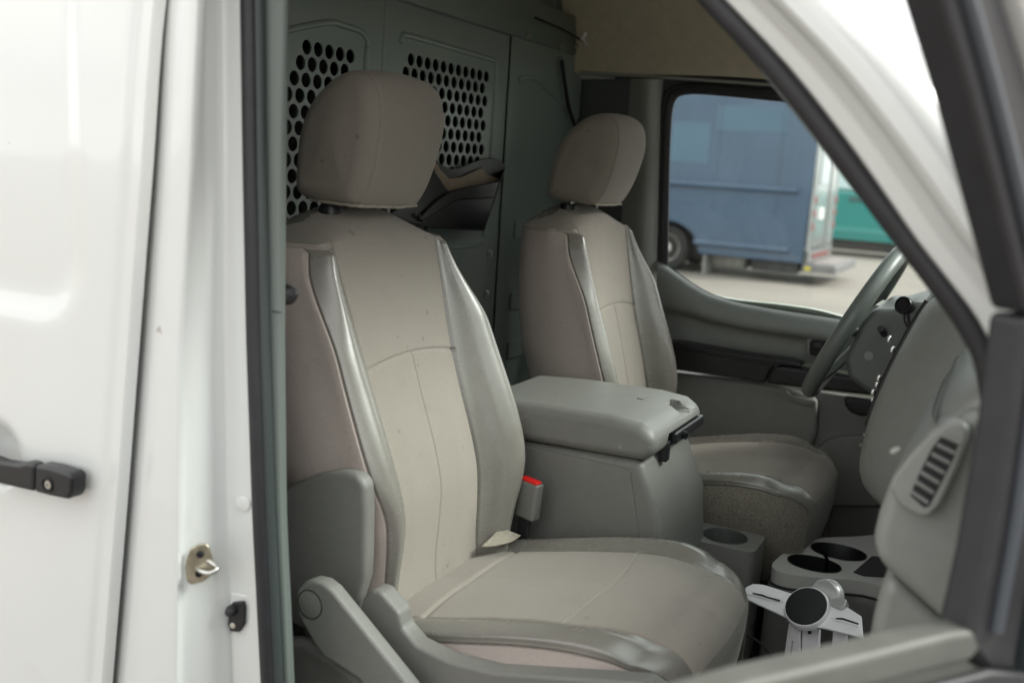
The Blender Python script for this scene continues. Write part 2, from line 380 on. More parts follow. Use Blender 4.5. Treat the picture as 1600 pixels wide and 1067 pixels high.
    for x, zz in path:
        zc = slerp(Zt, x) if zz is None else zz
        xf = min(x, -.284)
        q = max(0, min(1, (xf+.42)/.137)); Wd = .256-.075*(1-math.sqrt(max(0, 1-q*q)))
        Wd -= .02*sstep(-.72, -.84, x)
        ti = .166-.022*sstep(-.5, -.3, x)
        hb = .012*(1-sstep(-.42, -.315, x)); drop = 0 if zz is None else .998-zz
        row = []
        for u in USG:
            a = abs(u); sg = -1 if u < 0 else 1
            sk = .02 if sg > 0 else 0
            cps = [(0, 0), (ti*.5, .003), (ti, 0), (ti+.38*(Wd-ti), hb*.95), (ti+.72*(Wd-ti), hb*.55-.004), (Wd-.022, -.012), (Wd-.004, -.040), (Wd+.002, -.085),
                   (Wd-.008-sk*.5, -.15), (Wd-.04-sk, -.225), (Wd*.5, -.25), (0, -.25)]
            t, n = sec_interp(cps, a)
            flat = 1-sstep(.03, .10, drop)
            if a < 6: n *= (flat*.85+.15)
            n -= .005*math.exp(-((a-2)/.05)**2)*flat
            g5 = math.exp(-((a-5)/.06)**2); n -= .002*g5; t -= .0035*g5
            if a < 2.05:
                n -= .0018*math.exp(-((x+.495+.010*(t/ti)**2)/.0022)**2) if zz is None else 0
                n -= .005*math.exp(-((x+.755)/.005)**2) if zz is None else 0
                n += .006*(1-min(1, a/2)**2)*(1 if zz is None else flat)
            n += (.0020*mnoise.noise(Vector((t*sg*8, x*9, 5.1*flip)))+.0008*mnoise.noise(Vector((t*sg*24, x*22, 2.7)))) *(1 if a < 2 or a > 5.5 else 0) if a < 8 else 0
            bow = .035*(t/.25)**2*sstep(-.75, -.30, x)
            row.append(W(x-bow-.022*sstep(-.6, -.3, x), sg*t, max(ZMIN, zc+n), 0))
        rows.append(row); meta.append((x, zz))
    def key2(i, j):
        u = .5*(USG[j]+(USG[j+1] if j+1 < len(USG) else 11)); a = abs(u); s = 'o' if u < 0 else 'i'; x, zz = meta[i]
        if zz is not None and zz < .962 and a < 9: return 'skirt'
        if a < 2: return 'front' if x > -.495-.010*(a/2)**2 else 'rear'
        if a < 5: return 'b'+s
        if a < 9: return 's'+s
        return 'under'
    parts = {'front': ('front_seat_panel', 'fabric'), 'rear': ('rear_seat_panel', 'fabric'), 'bo': ('seat_bolster', 'vinyl'), 'bi': ('seat_bolster', 'vinyl'),
             'so': ('seat_side_panel', 'sidefab'), 'si': ('seat_skirt', 'felt'), 'skirt': ('front_skirt', 'felt'), 'under': ('seat_pan', 'blackm')}
    split_grid(rows, key2, parts, root)
    # ---------------- headrest : side profile swept across, ends rounded
    prof = [(-1.090, 1.583), (-1.092, 1.62), (-1.082, 1.68), (-1.060, 1.735), (-1.022, 1.772), (-.975, 1.788), (-.938, 1.785), (-.915, 1.765), (-.905, 1.72), (-.910, 1.67),
            (-.924, 1.615), (-.943, 1.578), (-.962, 1.568), (-1.01, 1.570), (-1.055, 1.573)]
    pp = cr([(x, 0, z) for x, z in prof], 6, True); cx, cz = -.995, 1.675
    HW = .117; ts = []
    for k in range(41): ts.append(-HW+.034*(1-math.cos(k/40*math.pi/2)))
    ts += lin(-HW+.034, HW-.034, 24)[1:]
    ts += [-t for t in ts[40::-1]]
    rows = []; tl = []
    caps = [0.0, .25, .5, .75]
    for t in [-HW]*4+ts+[HW]*4:
        e = max(0, (abs(t)-(HW-.034))/.034); s = math.sqrt(max(0, 1-min(1, e)**2)); inset = .034*(1-s)
        row = []
        for p in pp:
            d = Vector((p.x-cx, 0, p.z-cz)); l = d.length; k = max(0.0, (l-inset)/l)
            g = math.exp(-((abs(t)-(HW-.022))/.0014)**2)*.0032
            
            k = max(0, k-g/l); q = 1.0
            if len(tl) < 4: q = caps[len(tl)]
            if len(tl) >= len(ts)+4: q = caps[3-(len(tl)-len(ts)-4)]
            k *= q; dome = .007*(1-q*q)*(1 if t > 0 else -1)
            fz = sstep(0, .09, d.z*k); sag = -.010*(t/HW)**2*min(1, k*3)*fz; tp_ = 1-.10*sstep(.03, -.10, d.z*k)
            crown = (.010-.022*sstep(-.05, .05, d.x*k))*(t/HW)**2
            row.append(W(cx+d.x*k+crown*min(1, k*3), (t+dome)*tp_-.004, cz+d.z*k+sag))
        rows.append(row); tl.append(t)
    hr = {}
    def key3(i, j):
        t = .5*(tl[i]+tl[i+1]); return 'side_a' if t < -HW+.022 else ('side_b' if t > HW-.022 else 'mid')
    # finer sampling around the seams comes from a subdivision modifier
    hp = split_grid(rows, key3, {'side_a': ('headrest_side', 'fabric'), 'side_b': ('headrest_side', 'fabric'), 'mid': ('headrest_front', 'fabric')}, root)
    # lining that peeps out under the headrest, and its posts
    lo = [W(x, t, z) for x, t, z in [(-1.06, -.085, 1.573), (-1.01, -.095, 1.572), (-.962, -.095, 1.570), (-.955, -.08, 1.570), (-.952, 0, 1.568), (-.957, .08, 1.570)]]
    lp = cr(lo, 8)
    lp = [p+Vector((0, 0, random.uniform(-.0010, .0008))) for p in lp]
    tube('headrest_lining', lp, .0028, 'lining', root, 6, 1)
    for t in (-.07, .07):
        cyl('headrest_post', W(-1.03, t, 1.50), W(-1.02, t, 1.60), .007, 'chrome', root, 14)
        lathe('post_guide', W(-1.03, t, 1.535), (0, 0, 1), [(.02, 0), (.021, .022), (.018, .032), (.008, .033)], 'black', root, 20)
    rbox('seat_base', W(-.60, 0, .70, 0), (.40, .36, .12), 'blackm', root, .02)
    return root
SY = -.44
seat = make_seat('passenger_seat', (-.60, SY, .64), 1, 'grey passenger seat nearest the open door, with recline lever', 'front seats')
dseat = make_seat('driver_seat', (-.60, SY+.90, .64), -1, 'grey driver seat behind the centre console, beside the window', 'front seats', .062)

# plastic trim and lever on the outboard side of the passenger seat
def yp(pts, y): return [PY(a, b, y) for a, b in pts]
slab('recliner_cover', yp([(430, 775), (455, 757), (495, 741), (535, 736), (558, 742), (569, 758), (571, 800), (570, 868), (568, 905), (553, 955), (540, 985), (470, 985), (430, 960)], -.712), (0, .03, 0), 'plastic', seat, .012, 5)
slab('base_trim', yp([(556, 968), (566, 936), (580, 921), (594, 925), (622, 957), (628, 982), (650, 1008), (700, 1033), (770, 1050), (1010, 1066), (1060, 1100), (1040, 1190), (540, 1190), (500, 1080)], -.722), (0, .035, 0), 'plastic', seat, .006, 4)
slab('lower_side_cover', yp([(430, 1000), (470, 1002), (500, 1020), (545, 1050), (600, 1100), (600, 1200), (430, 1200)], -.745), (0, .03, 0), 'plastic', seat, .012, 4)
lev = slab('recline_lever', yp([(461, 938), (463, 922), (472, 911), (486, 907), (503, 911), (518, 923), (560, 975), (640, 1075), (660, 1120), (600, 1120), (560, 1062), (527, 1040), (505, 1027), (488, 1003), (470, 972), (463, 955)], -.775), (0, .028, 0), 'plastic', seat, .006, 3)
c0 = PY(484, 944, -.7757)
tube('pivot_groove', [c0+Vector((.0215*math.cos(a_*math.pi/18), -.0002, .0215*math.sin(a_*math.pi/18))) for a_ in range(36)], .0007, 'blackm', lev, 6, 1, closed=True)
lathe('pivot_cap', c0, (0, -1, 0), [(.0205, -.004), (.0205, .0001), (.0195, .0006), (0, .0008)], 'plastic', lev, 32)
slab('lining_flap', [PY(605, 960, -.70), PY(625, 955, -.70), PY(632, 962, -.69), PY(618, 985, -.70), PY(610, 980, -.705)], (0, .01, 0), 'lining', seat, .003)
sheet('lining_flap', [[PZ(752, 853, .962), PZ(768, 838, .972), PZ(784, 821, .984)], [PZ(772, 852, .962), PZ(784, 839, .970), PZ(794, 828, .978)], [PZ(797, 847, .962), PZ(806, 842, .965), PZ(814, 836, .969)]], 'lining', seat, 4, 4, solid=.004)
# belt buckle between seat and console
bk = empty('seat_belt_buckle', PY(825, 800, -.225), 'grey seat belt buckle with red button beside passenger seat', 'buckle')
ax = (PY(833, 745, -.225)-PY(824, 812, -.225)).normalized()
def oriented(c, ax_z, ax_x):
    z = ax_z.normalized(); x = (ax_x-z*ax_x.dot(z)).normalized(); y = z.cross(x)
    return Matrix((x, y, z)).transposed()
mo = oriented(None, ax, Vector((1, -.25, 0)))
bc = PY(827, 780, -.225)
rbox('buckle_body', bc, (.046, .026, .074), 'plastic', bk, .006, 4, mo)
rbox('release_button', bc+mo @ Vector((0, -.002, .0385)), (.040, .017, .006), 'red', bk, .002, 3, mo)
rbox('buckle_stem', bc+mo @ Vector((-.004, 0, -.06)), (.026, .008, .07), 'blackm', bk, .003, 2, mo)
# ------------------------------------------------------------------ van body : side, pillars, roof, floor
van = empty('van_body', (-.9, -.95, .4), 'white cargo van body with open front door opening', 'van')
def pl(knots, ys):
    """px polyline through (px,py) knots, sampled at the rows ys (linear, extrapolated)"""
    out = []
    for y in ys:
        for (a, b), (c, d) in zip(knots, knots[1:]):
            if y <= d or (c, d) == knots[-1]:
                out.append((a+(c-a)*(y-b)/(d-b), y)); break
    return out
ROWS = [-420, -200, 0, 135, 270, 400, 530, 665, 800, 930, 1067, 1300, 1600]
def col(knots, y, dy=None):
    return [PY(a, b, y if dy is None else y+dy*((b-530)/530)) for a, b in pl(knots, ROWS)]
k_gap = [(263, 0), (247, 270), (229, 530), (207, 800), (184, 1067)]
k_cre = [(314, 0), (302, 270), (288, 530), (285, 800), (282, 1067)]
k_st = [(352, 0), (353, 270), (352, 530), (356, 800), (366, 1067)]
k_seal = [(378, 0), (382, 270), (387, 530), (396, 800), (409, 1067)]
def sh(k, d): return [(a+d, b) for a, b in k]
def mid(k1, k2, f): return [(a+(c-a)*f, b) for (a, b), (c, d) in zip(k1, k2)]
bp = sheet('pillar_panel', [col(sh(k_gap, -26), -.955), col(sh(k_gap, -6), -.972), col(mid(k_gap, k_cre, .35), -.982), col(sh(k_cre, -13), -.982), col(sh(k_cre, -3), -.978), col(sh(k_cre, 8), -.966), col(mid(k_cre, k_st, .5), -.944),
                       col(sh(k_st, -8), -.920), col(sh(k_st, 3), -.913), col(sh(k_seal, -6), -.911), col(sh(k_seal, 3), -.905), col(sh(k_seal, 8), -.86), col(sh(k_seal, 16), -.80)], 'paint', van, 2, 4)
# weather strip of the door opening
def mids(k, off, y): return [PY(a+off, b, y) for a, b in pl(k, ROWS)]
tube('door_seal', mids(k_seal, 10, -.906), .0100, 'rubber', van, 14, 3)
tube('door_seal', mids(k_seal, 24, -.898), .0085, mat('seal_lip', (0.035, 0.045, 0.045), 0.5), van, 12, 3)
k_tr = [(452, 0), (448, 270), (446, 530), (449, 800), (461, 1067)]
sheet('pillar_trim', [col(sh(k_seal, 20), -.875), col(sh(k_seal, 30), -.888), col(mid(sh(k_seal, 30), k_tr, .5), -.885), col(sh(k_tr, -7), -.879), col(sh(k_tr, -1), -.868), col(sh(k_tr, -2), -.84), col(sh(k_tr, -12), -.78)], mat('near_pillar_trim', (0.125, 0.145, 0.135), 0.45, bump=0.12, bscale=800), van, 2, 4)
rbox('trim_joint', PY(431, 487, -.8868), (.017, .0012, .0012), 'blackm', van, 0)
# belt anchor knob peeping out behind the trim
lathe('belt_anchor', PY(450, 461, -.835), (.8, -.6, 0), [(.013, -.02), (.013, .002), (.009, .007), (0, .008)], 'black', van, 20)
# striker on the pillar
st = empty('door_striker', PY(318, 880, -.955), 'zinc plated door striker with two bolts on white pillar', 'striker')
n_st = Vector((.55, -.83, 0)).normalized(); p_st = PY(318, 880, -.957)
def onp(x, y, off=0.0): return PN(x, y, p_st, n_st)+n_st*off
slab('striker_plate', [onp(a, b, .001) for a, b in [(298, 856), (310, 849), (322, 847), (328, 852), (333, 868), (337, 882), (332, 896), (318, 907), (300, 911), (293, 906), (290, 885), (293, 868)]], n_st*.004, 'brass', st, .0015, 2)
for a, b in ((314, 863), (312, 893)): lathe('bolt', onp(a, b, .005), n_st, [(.0048, 0), (.0048, .002), (.003, .003), (.002, .001)], 'blackm', st, 16)
tube('striker_loop', [onp(308, 886, .003), onp(317, 886, .012), onp(330, 886, .018), onp(341, 882, .018), onp(340, 878, .012), onp(326, 874, .003)], .0030, 'bolt', st, 10, 5)
# rubber courtesy light switch
sw = empty('door_switch', PY(372, 960, -.912), 'black rubber door light switch low on white pillar', 'switch')
n_sw = Vector((.25, -.97, 0)).normalized(); p_st2 = PY(372, 960, -.914)
def onq(x, y, off=0.0): return PN(x, y, p_st2, n_sw)+n_sw*off
slab('switch_seat', [onq(a, b, -.004) for a, b in [(361, 925), (392, 930), (395, 985), (385, 992), (365, 985), (358, 960)]], n_sw*.0055, 'paint', sw, .0025, 3)
slab('switch_base', [onq(a, b, .0015) for a, b in [(366, 938), (384, 936), (387, 945), (386, 972), (378, 984), (364, 983), (359, 972), (362, 950)]], n_sw*.006, 'black', sw, .002, 3)
lathe('plunger', onq(367, 949, .006), n_sw, [(.0075, 0), (.0075, .005), (.0055, .011), (.002, .013)], 'rubber', sw, 20)
lathe('screw', onq(368, 973, .0065), n_sw, [(.0042, 0), (.0040, .002), (.001, .0026)], 'bolt', sw, 14)
lathe('plug', PY(380, 786, -.9135), Vector((.2, -1, 0)), [(.011, -.002), (.0105, .0015), (.0085, .0022), (0, .0024)], 'paint', van, 24)

# ------------------------------------------------------------------ sliding door with handle
sl = empty('sliding_door', (-1.3, -1.0, .45), 'white sliding side door with black handle', 'door')
zs = [ .40+.0125*i for i in range(0, 150)]
def xedge(z):        # front edge of the door as height changes
    best = None
    tab = []
    for px, py in [(292, -420), (268, -200)]+[(238, 0), (222, 270), (203, 530), (183, 800), (161, 1067)]+[(140, 1300)]:
        p = PY(px, py, -1.0); tab.append((p.z, p.x))
    tab.sort(); return slerp(tab, z)
rc = PY(118, 200, -1.0); rb = PY(10, 483, -1.0); sc = PY(-4, 712, -1.0)
RX, RZ, RR = rc.x, rb.z, .085
V = []; F = []; ds = [0, .004, .008, .013, .016, .02, .026, .03]+[.036+.011*i for i in range(0, 60)]+[.75, .9, 1.1, 1.3]
for z in zs:
    e = xedge(z)
    for d in ds:
        x = e-d; y = -1.0
        # hem flange along the front edge
        y += .012*(1-sstep(.0, .006, d)); y += .004*(sstep(.034, .026, d))
        # pressed window panel
        xx = RX-.04*(z-1.6); qx, qz = x-(xx-RR), (RZ+RR)-z
        sd_ = (math.hypot(max(qx, 0), max(qz, 0))+min(max(qx, qz), 0))-RR
        y += .008*sstep(.018, -.030, sd_)
        # finger scoop behind the handle
        r = math.hypot(x-sc.x, (z-sc.z)*.95); y += .022*sstep(.052, .018, r)
        y += .05*max(0, z-1.5)**2+.02*max(0, 1.1-z)**2
        V.append((x, y, z))
nd = len(ds)
F = [(i*nd+j, i*nd+j+1, (i+1)*nd+j+1, (i+1)*nd+j) for i in range(len(zs)-1) for j in range(nd-1)]
obj('door_skin', V, F, 'paint', sl, solid=.0)
hd = slab('handle', yp([(-150, 682), (-60, 700), (0, 721), (28, 725), (40, 722), (53, 726), (52, 769), (30, 764), (0, 757), (-60, 742), (-150, 725)], -1.034), (0, .020, 0), 'black', sl, .006, 4)
lk = slab('lock_housing', yp([(54, 726), (75, 730), (104, 739), (111, 745), (110, 772), (105, 781), (80, 776), (53, 769)], -1.034), (0, .026, 0), 'black', sl, .005, 4)
lathe('lock_cylinder', PY(74, 757, -1.0345), (0, -1, 0), [(.0100, -.004), (.0100, .0012), (.0085, .0016), (.0078, -.001), (0, -.001)], 'blackm', lk, 24)
lathe('key_plug', PY(75, 757, -1.0345), (0, -1, 0), [(.0055, -.004), (.0055, .0008), (.0018, .001), (.0016, -.001), (0, -.001)], 'bolt', lk, 20)

# ------------------------------------------------------------------ A pillar on the camera's side
kA = [(1056, -46), (1094, 0), (1186, 103), (1275, 215), (1340, 300), (1401, 375), (1453, 445), (1500, 515), (1526, 580), (1538, 680), (1540, 800), (1535, 960)]
kB = [(1098, -46), (1139, 0), (1237, 103), (1326, 215), (1387, 300), (1439, 375), (1490, 440), (1535, 500), (1568, 565), (1582, 680), (1584, 800), (1580, 960)]
top = lambda k: [(k[0][0]-520, k[0][1]-560), (k[0][0]-210, k[0][1]-240)]+k
A, B = top(kA), top(kB)
tube('door_seal', [PY((a[0]+b[0])/2, (a[1]+b[1])/2, -.85) for a, b in zip(A, B)], .0155, 'rubber', van, 16, 4, flat=(1, .85))
def colA(dx, y, dyy=0): return [PY(b[0]+dx, b[1]+dyy, y) for b in B[:11]]
sheet('a_pillar', [colA(-12, -.83), colA(-6, -.868), colA(4, -.874), colA(28, -.876), colA(36, -.880), colA(48, -.893), colA(66, -.915), colA(80, -.925), colA(92, -.926), colA(130, -.925), colA(165, -.917), colA(196, -.900), colA(216, -.874), colA(226, -.84)], 'paint', van, 3, 4)
sheet('a_pillar_trim', [[PY(a[0]-2, a[1]+2, -.84) for a in A[:11]], [PY(a[0]+2, a[1]+2, -.80) for a in A[:11]], [PY(a[0]+60, a[1], -.74) for a in A[:11]]], 'trimd', van, 3, 3)
# windscreen glass and the far A pillar
GL = glass('window_glass', (0.93, 0.97, 0.955)); M['glass'] = GL; M['glass2'] = glass('windscreen_glass', (0.80, 0.88, 0.87))
sheet('windscreen', [[Vector((-.34, y, 1.90)), Vector((.10+.06*(1-(y/.85)**2), y, 1.62)), Vector((.55+.10*(1-(y/.85)**2), y, 1.30))] for y in (-.86, -.6, -.3, 0, .3, .6, .86)], 'glass2', van, 6, 4)
tube('far_a_pillar', [(-.37, .88, 1.95), (.10, .89, 1.63), (.55, .9, 1.28)], .045, 'triml', van, 14, 4)
# hood
sheet('bonnet', [[Vector((.50, y, 1.26)), Vector((.9, y, 1.20-.03*(y/.9)**2)), Vector((1.35, y, 1.08-.06*(y/.9)**2)), Vector((1.5, y, .8))] for y in (-.9, -.5, 0, .5, .9)], 'paint', van, 6, 3, solid=.01)
sheet('front_wing', [[Vector((x, -.93-.05*math.sin(min(1, max(0, (x-.07)/.6))*math.pi/2)+(.25 if x > 1.4 else 0), z)) for z in (1.24-.16*max(0, x-.6), 1.10, .85, .50)] for x in (.07, .12, .3, .6, .9, 1.2, 1.4, 1.5)], 'paint', van, 4, 3, solid=.006)
# roof, floor, far walls
sheet('roof_liner', [[Vector((-1.30, y, z)), Vector((-.8, y, z)), Vector((-.42, y*.97, z-.02)), Vector((-.36, y*.93, 1.965))] for y, z in ((-.90, 1.99), (-.87, 2.14), (-.78, 2.24), (-.5, 2.28), (0, 2.29), (.5, 2.28), (.78, 2.24), (.89, 2.12), (.935, 1.930))], 'liner', van, 6, 4)
sheet('roof_skin', [[Vector((-3.6, y, z)), Vector((-1.3, y, z)), Vector((-.50-.1*(abs(y)/.99)**4, y, z-.03)), Vector((-.33-.22*(abs(y)/.99)**4, y, 2.05)), Vector((-.31-.22*(abs(y)/.99)**4, y, 1.95))] for y, z in ((-.99, 2.03), (-.97, 2.12), (-.88, 2.3), (-.5, 2.36), (0, 2.37), (.5, 2.36), (.88, 2.3), (.97, 2.12), (.99, 2.03))], 'paint', van, 6, 4)
vis = slab('sun_visor', [Vector((-.36, .15, 2.0)), Vector((-.36, .72, 2.0)), Vector((-.60, .72, 2.03)), Vector((-.60, .15, 2.03))], (0, 0, .02), 'plastic_d', van, .008, 3)
rbox('cab_floor', (-.45, 0, .60), (1.65, 1.86, .06), 'floor', van, .0)
rbox('sill_step', (-.45, -.93, .50), (1.0, .16, .12), 'plastic_d', van, .02)
rbox('firewall', (.32, 0, .95), (.03, 1.84, .70), 'blackm', van, 0)
rbox('kick_panel', (.10, .90, .85), (.46, .03, .50), 'plastic_d', van, .01)
rbox('kick_panel', (.17, -.86, .85), (.30, .03, .50), 'plastic_d', van, .01)
# cargo box behind the partition (dark)
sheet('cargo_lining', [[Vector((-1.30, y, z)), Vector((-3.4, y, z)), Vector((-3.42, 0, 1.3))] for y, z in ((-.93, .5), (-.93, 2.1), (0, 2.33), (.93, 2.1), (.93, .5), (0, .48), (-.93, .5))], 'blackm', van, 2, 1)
sheet('far_body_side', [[Vector((-3.5, .98, z)), Vector((-1.0, .98, z))] for z in (.45, 2.0)], 'paint', van, 2, 1)
# driver-side B pillar trim
RB = [124, 145, 175, 240, 300, 360, 420, 500, 620, 760]
def colB(xs, y):
    kn = [(xs[0], 120), (xs[1], 420), (xs[1]-8, 760)]
    return [PY(a, b, y) for a, b in pl(kn, RB)]
sheet('far_pillar_trim', [colB((905, 890), .985), colB((912, 897), .955), colB((950, 935), .945), colB((985, 965), .940)], 'trimd', van, 3, 3)
sheet('far_pillar_edge', [colB((985, 965), .945), colB((995, 979), .925), colB((1006, 994), .905), colB((1016, 1006), .900), colB((1027, 1018), .914), colB((1035, 1028), .945), colB((1038, 1032), .975)], 'triml', van, 3, 4)  # windscreen light on this edge is put into the paler trim colour
slab('far_header', [PY(a, b, .968) for a, b in [(960, 60), (1380, 100), (1380, 180), (1200, 150), (1078, 141), (1057, 148), (1045, 168), (1040, 210), (960, 210)]], (0, .03, 0), 'trimd', van, .004, 3)
slab('header_rail', [PY(a, b, .93) for a, b in [(905, 110), (1060, 120), (1230, 132), (1230, 137), (1150, 131), (1060, 125), (905, 116)]], (0, .03, 0), 'triml', van, .004, 3)

# ------------------------------------------------------------------ partition with punched holes
XB = -1.25
pt = empty('partition', (XB, 0, .64), 'grey steel partition with two perforated panels behind seats', 'partition')
def perforated(name, y0, y1, z0, z1, holes, r, clip=None):
    """flat sheet with round holes: every hole sits in its own hexagon, the hexagons tile, the rim is filled"""
    bm = bmesh.new(); n = 24
    cache = {}
    def v(y, z):
        k = (round(y, 4), round(z, 4))
        if k not in cache: cache[k] = bm.verts.new((XB, y, z))
        return cache[k]
    p = .035; hr = p/math.sqrt(3)
    for (y, z) in holes:
        inner = [bm.verts.new((XB, y+r*math.cos(2*math.pi*k/n), z+r*math.sin(2*math.pi*k/n))) for k in range(n)]
        back = [bm.verts.new((XB-.004, q.co.y, q.co.z)) for q in inner]
        hexv = []
        for k in range(n):
            a = 2*math.pi*k/n
            # point on the hexagon boundary (pointy top)
            aa = (a-math.pi/6) % (math.pi/3); aa = a % (math.pi/3)
            b = ((a+math.pi/6) % (math.pi/3))-math.pi/6
            rad = (p/2)/math.cos(b); hexv.append(v(y+rad*math.cos(a), z+rad*math.sin(a)))
        for k in range(n):
            q = (k+1) % n
            bm.faces.new((inner[k], inner[q], hexv[q], hexv[k])); bm.faces.new((inner[q], inner[k], back[k], back[q]))
    # fill between the hexagons and the panel frame
    for f in list(bm.faces): pass
    be = [e for e in bm.edges if len(e.link_faces) == 1 and all(abs(w.co.x-XB) < 1e-5 for w in e.verts)]
    fr = [bm.verts.new((XB, a, b)) for a, b in ((y0, z0), (y1, z0), (y1, z1), (y0, z1))]
    fe = [bm.edges.new((fr[i], fr[(i+1) % 4])) for i in range(4)]
    bmesh.ops.triangle_fill(bm, edges=be+fe, use_beauty=True, normal=(1, 0, 0))
    bmesh.ops.recalc_face_normals(bm, faces=bm.faces); bm.normal_update()
    if sum(f.normal.x*f.calc_area() for f in bm.faces) < 0: bmesh.ops.reverse_faces(bm, faces=bm.faces)
    return fin(name, bm, 'metal', pt, smooth=False, recalc=False)
hl = []
for i in range(13):
    z = 1.866-.0303*i; n = 11 if i % 2 == 0 else 11
    for k in range(n):
        y = .055+.0351*k-(.0175 if i % 2 else 0)-.0009*i
        hl.append((y, z))
hl2 = []
for i in range(13):
    z = 1.846-.0303*i
    for k in range(-7, 5):
        y = -.308+.0347*k-(.0175 if i % 2 else 0)
        if y < -.31-(.0)+(-.035)*i and i < 4: continue
        if y < -.56 or y > -.16: continue
        hl2.append((y, z))
perforated('perforated_panel', -.04, .462, 1.44, 1.90, [(y, round(z, 5)) for y, z in hl], .0140)
perforated('perforated_panel', -.61, -.125, 1.42, 1.885, hl2, .0140)
def flat(name, y0, y1, z0, z1, dx=0.0, m='metal'): return slab(name, [Vector((XB+dx, y0, z0)), Vector((XB+dx, y1, z0)), Vector((XB+dx, y1, z1)), Vector((XB+dx, y0, z1))], (-.003, 0, 0), m, pt, 0, smooth=False)
flat('sheet_panel', -.93, -.61, .62, 1.985); flat('sheet_panel', -.61, -.125, 1.885, 1.985); flat('sheet_panel', -.61, -.125, .62, 1.42)
flat('sheet_panel', -.125, -.04, .62, 1.985); flat('sheet_panel', -.04, .462, 1.90, 1.985); flat('sheet_panel', -.04, .462, .62, 1.44); flat('sheet_panel', .462, .52, .62, 1.985)
flat('side_sheet', .522, .985, .62, 1.99, .006)
# pressed beads (round the panel tops) and vertical folds
def bead(pts, r=.006): tube('pressed_bead', [Vector((XB-.001, y, z)) for y, z in pts], r, 'metal', pt, 10, 5)
bead([(.008, 1.895), (.014, 1.910), (.03, 1.915), (.15, 1.914), (.30, 1.912), (.43, 1.910), (.450, 1.902), (.456, 1.885), (.455, 1.85), (.448, 1.66), (.44, 1.46)], .007)
bead([(-.60, 1.78), (-.42, 1.85), (-.355, 1.872), (-.245, 1.901), (-.20, 1.902), (-.14, 1.899), (-.118, 1.888), (-.113, 1.87), (-.117, 1.83), (-.125, 1.45)], .007)
tube('pressed_bead', [Vector((XB+.006, y, z)) for y, z in [(.575, 1.872), (.59, 1.882), (.69, 1.884), (.92, 1.815)]], .007, 'metal', pt, 10, 4)
bead([(.510, 1.98), (.507, 1.8), (.503, 1.6), (.50, 1.4), (.498, .7)], .004)
bead([(-.052, 1.98), (-.056, 1.8), (-.06, 1.5), (-.062, .7)], .004)
bead([(.05, 1.447), (.30, 1.44), (.42, 1.44), (.437, 1.455)], .005)
for z in (1.50, 1.30, 1.16): slab('pressed_rib', [Vector((XB+.007, .60, z)), Vector((XB+.007, .93, z)), Vector((XB+.007, .93, z-.05)), Vector((XB+.007, .60, z-.05))], (.006, 0, 0), 'metal', pt, .004, 2)
# top beam
sheet('top_beam', [[Vector((XB+.004, y, 1.98)), Vector((XB+.012, y, 1.984)), Vector((XB+.012, y, 2.088)), Vector((XB-.004, y, 2.093))] for y in (-.9, 0, .995)], 'metal', pt, 1, 1, solid=.003)
sheet('upper_sheet', [[Vector((XB-.03, y, 2.05)), Vector((XB-.03, y, 2.33))] for y in (-.93, .93)], 'metal', pt, 1, 1, solid=.003)
tube('pressed_bead', [Vector((XB-.028, .84, 2.09)), Vector((XB-.028, .84, 2.3))], .004, 'metal', pt, 8, 1)
def bolt(p, n=(1, 0, 0), r=.007, par=pt): lathe('bolt', p, n, [(r*1.5, 0), (r*1.5, .0015), (r, .0018), (r*.95, .006), (r*.6, .007), (0, .0072)], 'bolt', par, 12)
for y, z in ((.591, 1.995), (.816, 1.99), (.918, 2.007), (.95, 2.005)): bolt(Vector((XB+.013, y, z)))
for px, py in ((765, 396), (760, 459)): bolt(PX(px, py, XB+.002))
bolt(PX(868, 75, XB+.013), r=.005)
# folded corner bracket next to the far pillar
slab('corner_bracket', [PX(a, b, XB+.02) for a, b in [(879, 88), (884, 100), (905, 118), (914, 135), (912, 165), (900, 195), (890, 150), (880, 105)]], (-.02, 0, 0), 'metal', pt, .002, 2)
# black cable with a white tie hanging from the beam
cb = empty('cable', PX(905, 70, XB+.02), 'thin black cable held by white tie on partition top corner', 'cable')
tube('cable_run', [PX(836, 28, XB+.014), PX(850, 34, XB+.02), PX(880, 47, XB+.022), PX(906, 62, XB+.026), PX(915, 66, XB+.04), PX(917, 90, XB+.04), PX(914, 115, XB+.04)], .0030, 'blackm', cb, 8, 5)
tube('cable_run', [PX(878, 95, XB+.024), PX(882, 125, XB+.026), PX(888, 165, XB+.026), PX(899, 198, XB+.026)], .0055, 'blackm', cb, 8, 5)
tube('cable_tie', [PX(908, 63, XB+.045), PX(915, 52, XB+.05), PX(913, 66, XB+.045), PX(922, 78, XB+.045), PX(929, 98, XB+.045), PX(930, 118, XB+.045)], .0030, 'wplas', cb, 8, 5)
lathe('tie_head', PX(914, 54, XB+.05), (1, -.4, 0), [(.006, -.003), (.006, .003), (.003, .0035), (.003, 0)], 'wplas', cb, 14)

